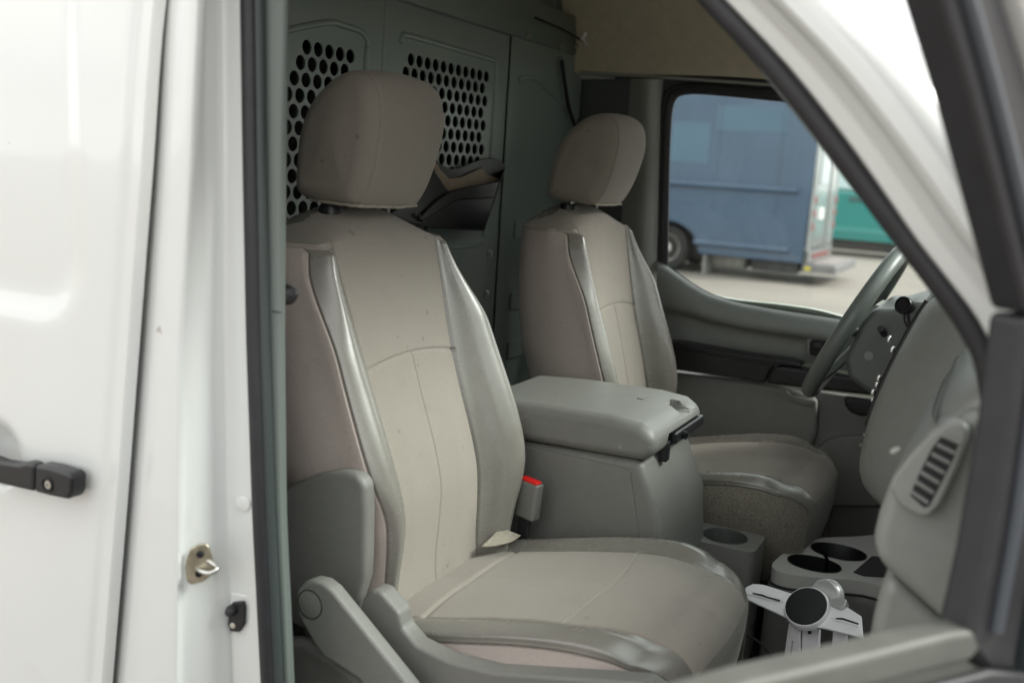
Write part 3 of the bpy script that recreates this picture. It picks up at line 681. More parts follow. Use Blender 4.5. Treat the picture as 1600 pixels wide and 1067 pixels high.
# ------------------------------------------------------------------ document pocket hanging on the partition
pk = empty('document_pocket', PX(700, 350, XB+.05), 'black moulded plastic pocket hanging on perforated partition', 'pocket')
def q3(x, y): return 430+x*.3561, y*.3561
def pxs(pts, x): return [PX(*q3(a, b), x) for a, b in pts]
back = [(690, 675), (720, 715), (765, 742), (810, 738), (870, 712), (920, 697), (960, 694), (1000, 712), (1013, 735), (995, 790), (918, 1010), (600, 985), (480, 935), (600, 850), (650, 770)]
slab('pocket_back', pxs(back, XB+.02), (-.004, 0, 0), 'black', pk, .002, 2)
board = [(695, 688), (725, 745), (765, 785), (820, 778), (880, 750), (915, 735), (930, 765), (985, 785), (975, 800), (900, 880), (760, 880), (700, 780)]
slab('card', pxs(board, XB+.028), (-.003, 0, 0), 'tan', pk, .001, 1)
fl = [(690, 690), (705, 755), (765, 842), (840, 825), (985, 795), (918, 1008), (700, 1002), (600, 985), (500, 940), (620, 860), (665, 770)]
V1 = pxs(fl, XB+.075)
slab('pocket_front', V1, (-.010, 0, 0), 'black', pk, .004, 3)
slab('pocket_fold', pxs([(765, 842), (840, 822), (985, 795), (960, 870), (800, 880), (720, 930), (650, 975), (630, 960), (700, 890)], XB+.083), (-.008, 0, 0), 'black', pk, .004, 3)
slab('pocket_floor', [PX(*q3(600, 985), XB+.02), PX(*q3(918, 1008), XB+.02), PX(*q3(918, 1008), XB+.075), PX(*q3(600, 985), XB+.075)], (0, 0, -.004), 'black', pk, .001, 1)
slab('pocket_end', [PX(*q3(1010, 740), XB+.018), PX(*q3(918, 1010), XB+.018), PX(*q3(918, 1008), XB+.07), PX(*q3(985, 795), XB+.07)], (0, -.004, 0), 'black', pk, .001, 1)
lathe('rivet', PX(655, 337, XB+.083), (1, 0, 0), [(.006, 0), (.005, .003), (0, .004)], 'blackm', pk, 12)
# ------------------------------------------------------------------ driver door
dd = empty('driver_door', (-.4, .95, .62), 'grey driver door trim with black armrest and large window', 'door')
def d3(x, y): return 1010+x*.2812, 400+y*.2812      # zoomed crop -> photo pixel
YD = .90
belt = [(1026, 408), (1040, 415), (1075, 440), (1105, 458), (1130, 467), (1160, 475), (1210, 484), (1270, 493), (1313, 500), (1380, 512), (1480, 527)]
# upper trim : rolled top edge falling to the armrest
def off(k, dy): return [(a, b+dy) for a, b in k]
low1 = [(1026, 540), (1045, 532), (1080, 530), (1110, 533), (1140, 537), (1170, 542), (1215, 548), (1270, 557), (1313, 566), (1380, 577), (1480, 592)]
def mixk(f): return [(a+(c-a)*f, b+(d-b)*f) for (a, b), (c, d) in zip(belt, low1)]
sheet('upper_trim', [[PY(a, b, y) for a, b in k] for k, y in ((off(belt, -1), .955), (belt, .930), (off(belt, 3), .905), (off(belt, 9), .885), (off(belt, 18), .874), (mixk(.42), .868), (mixk(.55), .872), (mixk(.62), .888), (mixk(.70), .894), (mixk(1.0), .893), (off(mixk(1.0), 12), .90))], 'plastic_d', dd, 4, 3)
# black armrest in two pieces
a1 = [d3(*q) for q in [(110, 480), (170, 478), (420, 525), (640, 560), (800, 580), (850, 600), (860, 618), (790, 612), (720, 605), (690, 625), (655, 704), (420, 668), (190, 638), (110, 630)]]
slab('armrest', [PY(a, b, .835) for a, b in a1], (0, .06, 0), 'black', dd, .008, 4)
a2 = [d3(*q) for q in [(665, 706), (700, 628), (725, 610), (800, 618), (915, 636), (1080, 668), (1270, 700), (1420, 722), (1420, 800), (1250, 776), (1040, 752), (870, 735)]]
slab('door_pull', [PY(a, b, .828) for a, b in a2], (0, .05, 0), 'black', dd, .008, 4)
tube('armrest_rim', [PY(*d3(*q), .833) for q in [(170, 505), (420, 550), (640, 588), (700, 600), (760, 600)]], .004, 'black', dd, 8, 4)
# lower trim with the pocket step
l1 = [d3(*q) for q in [(110, 640), (190, 650), (640, 708), (780, 735), (945, 800), (948, 850), (945, 980), (925, 1040), (890, 1080), (600, 1150), (110, 1150)]]
slab('lower_trim', [PY(a, b, .868) for a, b in l1], (0, .05, 0), 'plastic_d', dd, .012, 4)
l2 = [d3(*q) for q in [(770, 740), (800, 772), (945, 808), (930, 832), (880, 835), (790, 805)]]
slab('pull_cup', [PY(a, b, .862) for a, b in l2], (0, .03, 0), 'plastic_d', dd, .006, 3)
l3 = [d3(*q) for q in [(600, 700), (1600, 850), (1700, 2100), (100, 2100), (100, 690)]]
slab('door_base', [PY(a, b, .90) for a, b in l3], (0, .03, 0), 'plastic_d', dd, .006, 3)
l4 = [d3(*q) for q in [(945, 1070), (1000, 1020), (1080, 1000), (1220, 990), (1500, 1010), (1500, 1400), (930, 1400)]]
slab('speaker_bulge', [PY(a, b, .885) for a, b in l4], (0, .03, 0), 'plastic_d', dd, .012, 4)
l5 = [d3(*q) for q in [(1095, 780), (1260, 800), (1255, 880), (1200, 895), (1130, 870), (1100, 830)]]
slab('pull_handle', [PY(a, b, .88) for a, b in l5], (0, .03, 0), 'black', dd, .008, 3)
# window switch in its recess
s1 = [d3(*q) for q in [(885, 440), (905, 428), (1120, 455), (1120, 570), (905, 560), (885, 540)]]
slab('switch_bezel', [PY(a, b, .878) for a, b in s1], (0, .03, 0), 'plastic_d', dd, .006, 3)
s2 = [d3(*q) for q in [(905, 480), (920, 463), (1010, 470), (1000, 500), (965, 560), (915, 553), (903, 540)]]
slab('switch_well', [PY(a, b, .8765) for a, b in s2], (0, .01, 0), 'blackm', dd, .003, 2)
s3 = [d3(*q) for q in [(935, 475), (985, 478), (970, 520), (925, 510)]]
slab('window_switch', [PY(a, b, .872) for a, b in s3], (0, .006, 0), 'black', dd, .002, 2)
# window frame, black run channel and pane
wf = [(1041, 430), (1042, 350), (1044, 250), (1047, 190), (1051, 165), (1060, 151), (1078, 145), (1110, 145), (1200, 153), (1320, 165), (1460, 182)]
tube('run_channel', [PY(a-5, b-5, .952) for a, b in wf], .0155, 'rubber', dd, 12, 4)
tube('run_channel', [PY(a-11, b-10, .945) for a, b in wf], .0075, mat('dark_seal', (0.02, 0.022, 0.022), 0.45), dd, 10, 4)
tube('belt_seal', [PY(a, b, .958) for a, b in off(belt, 0)], .0045, 'rubber', dd, 8, 4)
slab('window_pane', [PY(a, b, .962) for a, b in [(1035, 425), (1036, 140), (1480, 175), (1530, 540), (1300, 515), (1130, 485)]], (0, .004, 0), 'glass', dd, 0, smooth=False)
GM = mat('sill_pale_green', (0.46, 0.51, 0.44), 0.35, coat=0.3)  # pale green for the outer sill, apart from the white body paint
ob = [PY(a, b, .972) for a, b in belt[3:10]]; ow = [0, .004, .010, .017, .018, .011, 0]
sheet('outer_sill', [[p+Vector((0, 0, w)) for p, w in zip(ob, ow)], [p+Vector((0, .012, w+.001)) for p, w in zip(ob, ow)], [p+Vector((0, .03, w-.01)) for p, w in zip(ob, ow)], [p+Vector((0, .035, -.7)) for p in ob]], GM, dd, 3, 1, angle=60)

# ------------------------------------------------------------------ centre console
cc = empty('centre_console', (-.70, -.02, .63), 'grey centre console with padded armrest lid between seats', 'console')
YC = -.165; YF = .125
def cyp(pts, y=YC): return [PY(a, b, y) for a, b in pts]
# body: tapered box built from the near outline and its mate on the far side
near = [Vector((-.98, YC, .66)), Vector((-.98, YC, 1.105)), Vector((-.84, YC, 1.118)), PY(1000, 720, YC), PY(1032, 815, YC), PY(1045, 870, YC)+Vector((0, 0, -.15))]
bm = bmesh.new(); a = [bm.verts.new(p) for p in near]; b = [bm.verts.new(Vector((p.x, YF, p.z))) for p in near]
bm.faces.new(a); bm.faces.new(b[::-1])
for i in range(len(a)): bm.faces.new((a[i], b[i], b[(i+1) % len(a)], a[(i+1) % len(a)]))
fin('console_body', bm, 'plastic', cc, bevel=.016, seg=5)
c7 = lambda x, y: (780+x*.35, 550+y*.35)
pan = [c7(*q) for q in [(-120, 395), (75, 412), (330, 465), (570, 522), (585, 540), (620, 785), (630, 900), (-120, 900)]]
slab('side_panel', [PY(x, y, YC-.003) for x, y in pan], (0, .01, 0), 'plastic', cc, .0025, 3)
# lid
ld = empty('lid', (0, 0, 0), '', ''); 
for k in ('label', 'category'): del ld[k]
zl0, zl1 = 1.128, 1.205
p0 = PY(1003, 722, YC-.008)
bm = bmesh.new(); xs0, xs1 = -.93, -.540
pr_ = [(xs0, 1.120), (xs0, 1.190), (-.80, 1.200), (-.63, 1.2035), (-.573, 1.198), (xs1, 1.178), (xs1-.004, 1.135), (xs1-.03, 1.128)]
a = [bm.verts.new((x, YC-.010, z)) for x, z in pr_]; b = [bm.verts.new((x, YF+.012, z)) for x, z in pr_]
bm.faces.new(a); bm.faces.new(b[::-1])
for i in range(len(a)): bm.faces.new((a[i], b[i], b[(i+1) % len(a)], a[(i+1) % len(a)]))
bpy.data.objects.remove(ld)
ld = fin('lid', bm, 'plastic', cc, bevel=.020, seg=6)
ld.location = (0, 0, 0)
# latch: black recess and handle at the front of the lid, finger scoop above it
ld.parent = None
cut(ld, [((xs1-.026, .040, 1.196), (.050, .056, .034), Matrix.Identity(3)), ((xs1+.000, .035, 1.138), (.06, .25, .058), Matrix.Identity(3))])
ld.parent = cc; ld.location = -cc.location
fx = xs1-.026
slab('latch_recess', [Vector((fx, YC+.085, 1.125)), Vector((fx, YF+.008, 1.125)), Vector((fx, YF+.008, 1.164)), Vector((fx, YC+.085, 1.164))], (-.01, 0, 0), 'blackm', ld, .003, 2)
rbox('latch_handle', (fx+.020, (YC+YF)/2+.060, 1.150), (.020, .19, .024), 'black', ld, .005, 3)
rbox('latch_hook', (fx+.014, YC+.095, 1.128), (.016, .022, .040), 'black', ld, .003, 2)
lathe('latch_pivot', (fx+.026, (YC+YF)/2+.01, 1.150), (1, -.3, 0), [(.008, 0), (.008, .012), (.005, .013), (.004, .009)], 'black', ld, 16)
rbox('moulded_mark', (-.635, .02, 1.2042), (.014, .036, .0014), 'plastic', ld, 0)
# small cup box in front of the console
def cupbox(name, parent, outline, z, depth, holes, m='plastic'):
    """top plate with round wells: outline in xy at height z"""
    bm = bmesh.new(); n = 28
    ov = [bm.verts.new((x, y, z)) for x, y in outline]; oe = [bm.edges.new((ov[i], ov[(i+1) % len(ov)])) for i in range(len(ov))]
    he = []; rings = []
    for cx, cy, rx, ry in holes:
        rg = [bm.verts.new((cx+rx*math.cos(2*math.pi*k/n), cy+ry*math.sin(2*math.pi*k/n), z)) for k in range(n)]
        he += [bm.edges.new((rg[k], rg[(k+1) % n])) for k in range(n)]; rings.append((rg, cx, cy))
    bmesh.ops.triangle_fill(bm, edges=oe+he, use_beauty=True, normal=(0, 0, 1))
    N = len(ov); dn = [bm.verts.new((v.co.x, v.co.y, z-depth)) for v in ov]
    for i in range(N): bm.faces.new((ov[i], ov[(i+1) % N], dn[(i+1) % N], dn[i]))
    o = fin(name, bm, m, parent, angle=40)
    for rg, cx, cy in [(h[0:4], h[0], h[1]) for h in holes]:
        rx, ry = rg[2], rg[3]
        prof = [(1.0, 0.003), (.975, -.002), (.95, -.06), (.90, -.105), (0.01, -.106)]
        bm = bmesh.new(); rr = []
        for s, h in prof: rr.append([bm.verts.new((cx+rx*s*math.cos(2*math.pi*k/n), cy+ry*s*math.sin(2*math.pi*k/n), z+h)) for k in range(n)])
        for A_, B_ in zip(rr, rr[1:]):
            for k in range(n): bm.faces.new((A_[k], A_[(k+1) % n], B_[(k+1) % n], B_[k]))
        fin('cup_well', bm, 'black' if m != 'plastic' else mat('cup_inside', (0.075, 0.082, 0.076), 0.45), o, recalc=True)
    return o
def rrect(x0, x1, y0, y1, r, n=6):
    out = []
    for cx, cy, a0 in ((x1-r, y1-r, 0), (x0+r, y1-r, 90), (x0+r, y0+r, 180), (x1-r, y0+r, 270)):
        for k in range(n+1): a = R(a0+90*k/n); out.append((cx+r*math.cos(a), cy+r*math.sin(a)))
    return out
ZC = .905
pc = PZ(1133, 838, ZC)
cup = cupbox('cup_box', cc, rrect(pc.x-.10, pc.x+.075, pc.y-.060, pc.y+.060, .02), ZC, .26, [(pc.x, pc.y, .047, .042)])
# front cup-holder console near the dash
fc = empty('cup_holder_console', (-.2, .1, .63), 'low grey floor console with two dark cup wells', 'console')
ZF = .86
cA, cB, cC = PZ(1310, 862, ZF), PZ(1272, 881, ZF), PZ(1360, 885, ZF)
x0 = PZ(1210, 885, ZF).x; yN = PZ(1300, 905, ZF).y; yF = PZ(1300, 838, ZF).y
ot = [PZ(a, b, ZF) for a, b in [(1207, 886), (1212, 874), (1238, 856), (1275, 842), (1330, 838), (1420, 840), (1440, 925), (1350, 908), (1270, 901), (1228, 896)]]
ot = [(p.x, p.y) for p in cr(ot, 5, True)]
def figure8(a, ra, b, rb, n=40):
    """outline of two overlapping ellipses"""
    pts = []; d = math.atan2(b.y-a.y, b.x-a.x)
    for (p, r, q, rq, d0) in ((a, ra, b, rb, d), (b, rb, a, ra, d+math.pi)):
        for k in range(n):
            w = d0+2*math.pi*k/n; x = p.x+r[0]*math.cos(w); y = p.y+r[1]*math.sin(w)
            if ((x-q.x)/rq[0])**2+((y-q.y)/rq[1])**2 > 1.02: pts.append((x, y))
    return pts
h8 = figure8(cA, (.060, .046), cB, (.056, .042))
bm = bmesh.new(); ov = [bm.verts.new((x, y, ZF)) for x, y in ot]; oe = [bm.edges.new((ov[k], ov[(k+1) % len(ov)])) for k in range(len(ov))]
hv = [bm.verts.new((x, y, ZF)) for x, y in h8]; he = [bm.edges.new((hv[k], hv[(k+1) % len(hv)])) for k in range(len(hv))]
bmesh.ops.triangle_fill(bm, edges=oe+he, use_beauty=True, normal=(0, 0, 1))
dn = [bm.verts.new((v.co.x, v.co.y, ZF-.03)) for v in ov]
for k in range(len(ov)): bm.faces.new((ov[k], ov[(k+1) % len(ov)], dn[(k+1) % len(ov)], dn[k]))
fo = fin('console_top', bm, mat('tray_grey', (0.46, 0.46, 0.43), 0.42, bump=.15, bscale=800), fc, angle=40)
bm = bmesh.new(); hc = (sum(p[0] for p in h8)/len(h8), sum(p[1] for p in h8)/len(h8)); rr = []
for s_, h_ in ((1.0, .0025), (.985, -.002), (.95, -.07), (.92, -.085)): rr.append([bm.verts.new((hc[0]+(x-hc[0])*s_, hc[1]+(y-hc[1])*s_, ZF+h_)) for x, y in h8])
for A_, B_ in zip(rr, rr[1:]):
    for k in range(len(h8)): bm.faces.new((A_[k], A_[(k+1) % len(h8)], B_[(k+1) % len(h8)], B_[k]))
bm.faces.new(rr[-1]); fin('cup_well', bm, 'black', fo)
ot2 = [(x, y) for x, y in ot]
bm = bmesh.new(); N = len(ot2); c_ = (sum(p[0] for p in ot2)/N, sum(p[1] for p in ot2)/N); rr = []
for s, h in ((1.0, -.0302), (1.035, -.034), (1.04, -.05), (1.06, -.24)): rr.append([bm.verts.new((c_[0]+(x-c_[0])*s, c_[1]+(y-c_[1])*s, ZF+h)) for x, y in ot2])
for A_, B_ in zip(rr, rr[1:]):
    for k in range(N): bm.faces.new((A_[k], A_[(k+1) % N], B_[(k+1) % N], B_[k]))
fin('console_body', bm, 'plastic', fc, angle=40)
tube('console_rim', [Vector((c_[0]+(x-c_[0])*1.02, c_[1]+(y-c_[1])*1.02, ZF-.031)) for x, y in ot2], .003, 'blackm', fc, 6, 1, closed=True)
slab('coin_tray', [PZ(a, b, ZF+.0015) for a, b in [(1333, 893), (1362, 868), (1400, 870), (1400, 902), (1350, 899)]], (0, 0, -.004), 'blackm', fc, .001, 1)
# moulded engine hump on the floor by the seat
eh = empty('floor_hump', (-.30, -.35, .63), 'dark moulded floor hump in front of passenger seat', 'floor cover')
bm = bmesh.new(); bmesh.ops.create_uvsphere(bm, u_segments=40, v_segments=20, radius=1)
for v in bm.verts:
    s = 1/max(abs(v.co.x), abs(v.co.y), 1e-3)**.5 if max(abs(v.co.x), abs(v.co.y)) > .3 else 1
    v.co = Vector((-.31+.17*v.co.x, -.34+.20*v.co.y, .62+.20*max(0, v.co.z)))
fin('hump_cover', bm, 'plastic_d', eh)
tube('hump_seam', [PZ(1165, 990, .80), PZ(1195, 1010, .79), PZ(1215, 1045, .77)], .002, 'blackm', eh, 6, 4)

# ------------------------------------------------------------------ white tablet mount lying by the console
tm = empty('tablet_mount', PY(1263, 950, -.06), 'white plastic tablet mount with round black pad', 'tablet mount')
n_m = Vector((-.25, -.62, .74)).normalized(); p_m = PY(1263, 950, -.06)
def onm(x, y, o=0.0): return PN(x, y, p_m, n_m)+n_m*o
def z1(x, y): return 1100+x*.3125, 780+y*.3125
def slot(pts, nm, o=.0065, m='blackm'): slab(nm, [onm(*z1(a, b), o) for a, b in pts], n_m*.001, m, tm, 0)
armA = [(200, 470), (215, 445), (250, 428), (300, 432), (420, 470), (520, 500), (640, 520), (720, 545), (790, 590), (800, 700), (720, 680), (600, 650), (530, 640), (420, 600), (300, 545), (215, 505), (200, 490)]
slab('cross_arm', [onm(*z1(a, b)) for a, b in armA], n_m*.006, 'wplas', tm, .002, 3)
slab('arm_rib', [onm(*z1(a, b), .006) for a, b in [(215, 470), (250, 455), (330, 475), (410, 500), (405, 525), (330, 515), (250, 490), (215, 485)]], n_m*.003, 'wplas', tm, .001, 2)
slab('arm_rib', [onm(*z1(a, b), .006) for a, b in [(640, 600), (655, 585), (700, 590), (780, 620), (780, 650), (700, 625), (660, 618)]], n_m*.003, 'wplas', tm, .001, 2)
slot([(250, 478), (300, 488), (330, 500), (390, 515), (385, 523), (330, 508), (300, 498), (252, 485)], 'arm_slot', .0088)
slot([(665, 605), (700, 605), (780, 632), (780, 640), (700, 615), (667, 612)], 'arm_slot', .0088)
dc = onm(*z1(522, 555), .004)
q = n_m.to_track_quat('Z', 'Y').to_matrix()
rx_ = (onm(*z1(630, 550))-onm(*z1(415, 540))).length/2
lathe('pad_ring', dc, n_m, [(rx_*1.05, -.004), (rx_*1.05, .008), (rx_*1.0, .011), (rx_*.95, .0105)], 'wplas', tm, 40)
lathe('black_pad', dc, n_m, [(rx_*.95, .009), (rx_*.95, .0125), (rx_*.93, .013), (0, .0132)], 'blackm', tm, 40)
n_k = Vector((-.35, -.93, .15)).normalized(); kc = PY(1291, 930, -.035)
lathe('silver_knob', kc, n_k, [(.030, -.012), (.031, .000), (.030, .004), (.027, .006), (.024, .0055), (0, .0055)], mat('silver', (0.62, 0.62, 0.61), 0.35, metal=.4), tm, 36)
slab('hinge_block', [onm(*z1(a, b), -.006) for a, b in [(640, 515), (700, 508), (725, 520), (715, 555), (690, 565), (640, 545)]], n_m*.02, mat('silver2', (0.45, 0.45, 0.44), 0.4, metal=.3), tm, .003, 3)
n_l = Vector((-.35, -.90, .25)).normalized(); p_l = PY(1260, 1000, -.075)
def onl(x, y, o=0.0): return PN(*z1(x, y), p_l, n_l)+n_l*o
slab('clamp_leg', [onl(a, b) for a, b in [(430, 620), (488, 640), (486, 800), (460, 1000), (370, 1000), (405, 800)]], n_l*.006, 'wplas', tm, .002, 3)
slab('clamp_leg', [onl(a, b, -.008) for a, b in [(488, 640), (575, 650), (570, 800), (560, 1000), (470, 1000), (482, 800)]], n_l*.006, 'wplas', tm, .002, 3)
slab('clamp_leg', [onl(a, b, -.012) for a, b in [(635, 655), (705, 670), (700, 800), (690, 1000), (610, 1000), (625, 800)]], n_l*.006, 'wplas', tm, .002, 3)
slab('leg_hole', [onl(a, b, -.0015) for a, b in [(515, 650), (535, 650), (535, 672), (520, 672)]], n_l*.0008, 'blackm', tm, 0)
# tiny printed word on the leg: raised dashes the size of letters
for i in range(14):
    y = 705+i*6.5; x = 452-i*.9
    slab('printed_letter', [onl(x-4, y, .0062), onl(x+4, y+.6, .0062), onl(x+4, y+4, .0062), onl(x-4, y+3.4, .0062)], n_l*.0003, mat('print_grey', (0.12, 0.12, 0.13), 0.6), tm, 0)
# ------------------------------------------------------------------ dashboard
da = empty('dashboard', (.0, -.3, 1.0), 'grey moulded dashboard seen from the passenger end with side vent', 'dashboard')
def g2(x, y): return 1250+x*.4032, 370+y*.4030     # zoomed crop -> photo pixel
# centre stack : swept outline, rounded
sil = [(1478, 452), (1452, 470), (1424, 515), (1395, 570), (1372, 622), (1357, 665), (1348, 705), (1347, 728), (1353, 748), (1368, 764), (1392, 790), (1440, 830)]
cols = []
for dy, inx in ((-.0, .30), (-.0, .10), (-.0, .03), (-.005, .008), (-.02, .0), (-.05, .004), (-.09, .022), (-.13, .055), (-.16, .095), (-.18, .16)):
    cols.append([PY(a, b, .02)+Vector((inx, dy, -inx*.1)) for a, b in sil])
sheet('centre_stack', cols, 'dashp', da, 5, 3)
sheet('stack_face', [[PY(a, b, .02)+Vector((-.002, .005, 0)) for a, b in sil], [PY(a, b, .02)+Vector((.0, .20, 0)) for a, b in sil], [PY(a, b, .02)+Vector((.10, .30, 0)) for a, b in sil]], 'dashp', da, 4, 2)
# dark trim line with bright buttons along the edge of the stack
tube('stack_trim', [PY(a-2, b, .03) for a, b in sil[1:6]], .006, 'black', da, 10, 5)
for px, py in ((1391, 530), (1396, 546), (1375, 590), (1372, 600), (1366, 612)):
    rbox('stack_button', PY(px-1, py, .035), (.008, .02, .012), 'chrome', da, .003, 2)
# screws / chips on the passenger side of the stack
for px, py in ((1362, 681), (1356, 697), (1380, 693), (1371, 709)):
    lathe('trim_clip', PY(px, py, -.045)+Vector((-.012, 0, 0)), (-.6, -.8, 0), [(.0032, 0), (.003, .0012), (0, .0015)], 'plastic', da, 10)
# passenger side of the dash : rear face lofted along Y
st_ = []
def prof(y, x, zt, zb, bulge=0.0):
    return [Vector((x+.45, y, zt+.03)), Vector((x+.16, y, zt+.025)), Vector((x+.075, y, zt+.005)), Vector((x+.03, y, zt-.03)), Vector((x+.005, y, zt-.08)), Vector((x, y, (zt+zb)/2+.02)), Vector((x+.002, y, zb+.05)), Vector((x+.012, y, zb+.012)), Vector((x+.05, y, zb))]
sheet('upper_dash', [prof(-.785, -.03, 1.46, 1.32), prof(-.775, -.05, 1.478, 1.31), prof(-.70, -.060, 1.485, 1.30), prof(-.55, -.062, 1.49, 1.30), prof(-.40, -.060, 1.49, 1.29), prof(-.25, -.060, 1.49, 1.28), prof(-.05, -.05, 1.49, 1.26), prof(.86, -.05, 1.49, 1.26)], 'dashp', da, 4, 4)
# outer vent housing
vp_ = [g2(*p) for p in [(280, 1010), (300, 930), (345, 860), (430, 775), (520, 715), (600, 690), (690, 690), (740, 720), (730, 800), (640, 960), (560, 1090), (440, 1090), (330, 1080)]]
YV = -.79
n_v = (Vector((-.05, -1, .03))).normalized(); p_v = Vector((-.05, -.818, 1.36))
def onv(x, y, o=0.0): return PN(*g2(x, y), p_v, n_v)+n_v*o
vb = slab('vent_bezel', [onv(a, b) for a, b in [(342, 978), (360, 930), (422, 848), (509, 757), (570, 720), (620, 712), (657, 740), (650, 794), (608, 906), (545, 1042), (501, 1087), (459, 1087), (384, 1042)]], n_v*-.03, 'dashp', da, .006, 4)
slab('vent_well', [onv(a, b, .001) for a, b in [(425, 1000), (470, 900), (510, 820), (545, 775), (570, 768), (615, 800), (600, 850), (550, 950), (500, 1045), (480, 1050)]], n_v*-.008, 'blackm', vb, .001, 1)
for i in range(7):
    t = i/6.0
    ax_, ay_ = 424+(550-424)*t, 985+(772-985)*t
    bx_, by_ = 497+(622-497)*t, 1035+(805-1035)*t
    slab('vent_slat', [onv(ax_, ay_, .0014), onv(bx_, by_, .0014), onv(bx_+7, by_-11, .0014), onv(ax_+7, ay_-11, .0014)], n_v*.003, 'dashp', vb, .001, 1)
# glove box below
gp = [(1353, 770), (1360, 830), (1352, 862), (1356, 880), (1375, 885), (1455, 968), (1520, 940), (1540, 780), (1530, 700), (1460, 700), (1400, 730)]
gb = slab('glove_box', [PY(a, b, -.80)+Vector((.012, .0, 0)) for a, b in [(1372, 748), (1353, 800), (1345, 835), (1348, 872), (1366, 890), (1452, 968), (1520, 1000), (1590, 800), (1580, 640), (1500, 632), (1440, 672), (1400, 715)]], (0, .5, 0), 'dashp', da, .028, 6)
lk_ = [(1370, 890), (1355, 920), (1345, 960), (1338, 1000), (1330, 1080), (1520, 1080), (1520, 985), (1455, 972)]
slab('knee_panel', [PY(a, b, -.795)+Vector((.012, 0, 0)) for a, b in lk_], (0, .6, 0), 'dashp', da, .018, 5)
slab('glove_latch', [PY(a, b, -.812) for a, b in [(1389, 706), (1396, 700), (1407, 700), (1404, 706), (1393, 711)]], (0, .006, 0), 'triml', da, .001, 1)
# instrument hood on the driver side
hood = [[Vector((.0, y, 1.36)), Vector((-.09, y, 1.42+h*.4)), Vector((-.13, y, 1.455+h)), Vector((-.08, y, 1.485+h)), Vector((.15, y, 1.48+h*.5))] for y, h in ((.18, -.02), (.24, .0), (.45, .012), (.66, .0), (.72, -.03), (.90, -.05))]
sheet('instrument_hood', hood, 'dashp', da, 6, 4)
sheet('driver_dash', [[Vector((.05, y, 1.50)), Vector((-.10, y, 1.40)), Vector((-.12, y, 1.28)), Vector((-.08, y, 1.16)), Vector((.1, y, 1.08))] for y in (.14, .3, .5, .7, .885)], 'plastic_d', da, 6, 3)
lathe('dash_cap', PY(1358, 556, .299), (0, -1, 0), [(.010, 0), (.0095, .002), (0, .0022)], 'plastic_d', da, 20)
slab('instrument_binnacle', [PY(a, b, .30) for a, b in [(1318, 560), (1332, 530), (1345, 504), (1366, 482), (1392, 484), (1440, 470), (1470, 500), (1440, 600), (1400, 640), (1360, 618), (1325, 592)]], (0, .34, 0), mat('binnacle_plastic', (0.10, 0.108, 0.10), 0.45, bump=.2, bscale=800), da, .015, 4)
slab('hood_lip', [PY(a, b, .40) for a, b in [(1345, 498), (1368, 476), (1388, 480), (1392, 487), (1372, 492), (1350, 502)]], (0, .12, 0), 'triml', da, .003, 2)
# black round gauge pod beside the wheel
gpod = empty('gauge_pod', PY(1412, 490, .10), 'small round black gauge pod clipped beside steering wheel', 'gauge')
n_g = Vector((-.45, -.85, .2)).normalized(); gc = PY(1412, 477, .10)
lathe('pod_body', gc, n_g, [(.010, -.025), (.016, -.010), (.0170, .0), (.0162, .004), (.0140, .004), (.0130, .001), (.010, .001), (.0095, .003), (0, .003)], 'black', gpod, 32)
tube('pod_stem', [gc-n_g*.012, gc+Vector((.01, .0, -.03)), gc+Vector((.035, .01, -.06))], .006, 'black', gpod, 10, 4)
# ------------------------------------------------------------------ steering wheel
cw = Vector((-.298, .455, 1.354)); axw = Vector((.154, 0, .324)).normalized(); n_w = Vector((-axw.z, 0, axw.x)).normalized()
swl = empty('steering_wheel', cw, 'dark grey steering wheel seen almost edge on', 'steering wheel')
RW = .183
SWM = mat('wheel_leather', (0.135, 0.150, 0.138), 0.38, bump=0.12, bscale=900)
rim = [cw+axw*RW*math.cos(2*math.pi*k/48)+Vector((0, 1, 0))*RW*math.sin(2*math.pi*k/48) for k in range(48)]
tube('rim', rim, .0185, SWM, swl, 16, 1, closed=True)
for a in (R(90), R(-90), R(150), R(-150)):
    d = axw*math.cos(a)+Vector((0, 1, 0))*math.sin(a)
    tube('spoke', [cw+d*RW*.98, cw+d*RW*.6-n_w*.02, cw+d*RW*.2-n_w*.03], .014, SWM, swl, 10, 4, flat=(1, .6))
lathe('hub', cw-n_w*.075, n_w, [(.055, 0), (.075, .012), (.078, .022), (.066, .034), (.03, .042), (0, .043)], SWM, swl, 28)
tube('column', [cw-n_w*.04, cw-n_w*.22], .045, 'plastic_d', swl, 16, 1)
tube('column_stalk', [cw-n_w*.09, cw-n_w*.09+Vector((0, -.10, .02)), cw-n_w*.08+Vector((0, -.19, .05))], .007, 'black', swl, 10, 4)

# ------------------------------------------------------------------ open passenger door : we look through its window
pd = empty('passenger_door', (.05, -1.0, .45), 'white front passenger door standing ajar with lowered window', 'door')
TH = R(55.6); dv = Vector((-math.cos(TH), -math.sin(TH), 0)); nn = Vector((math.sin(TH), -math.cos(TH), 0))   # nn points outward
p_d = Vector((-.03, -1.005, 1.4))
def ond(x, y, o=0.0): return PN(x, y, p_d, nn)+nn*o
def dz(s, z, o=0.0): return p_d+dv*s+Vector((0, 0, z-p_d.z))+nn*o
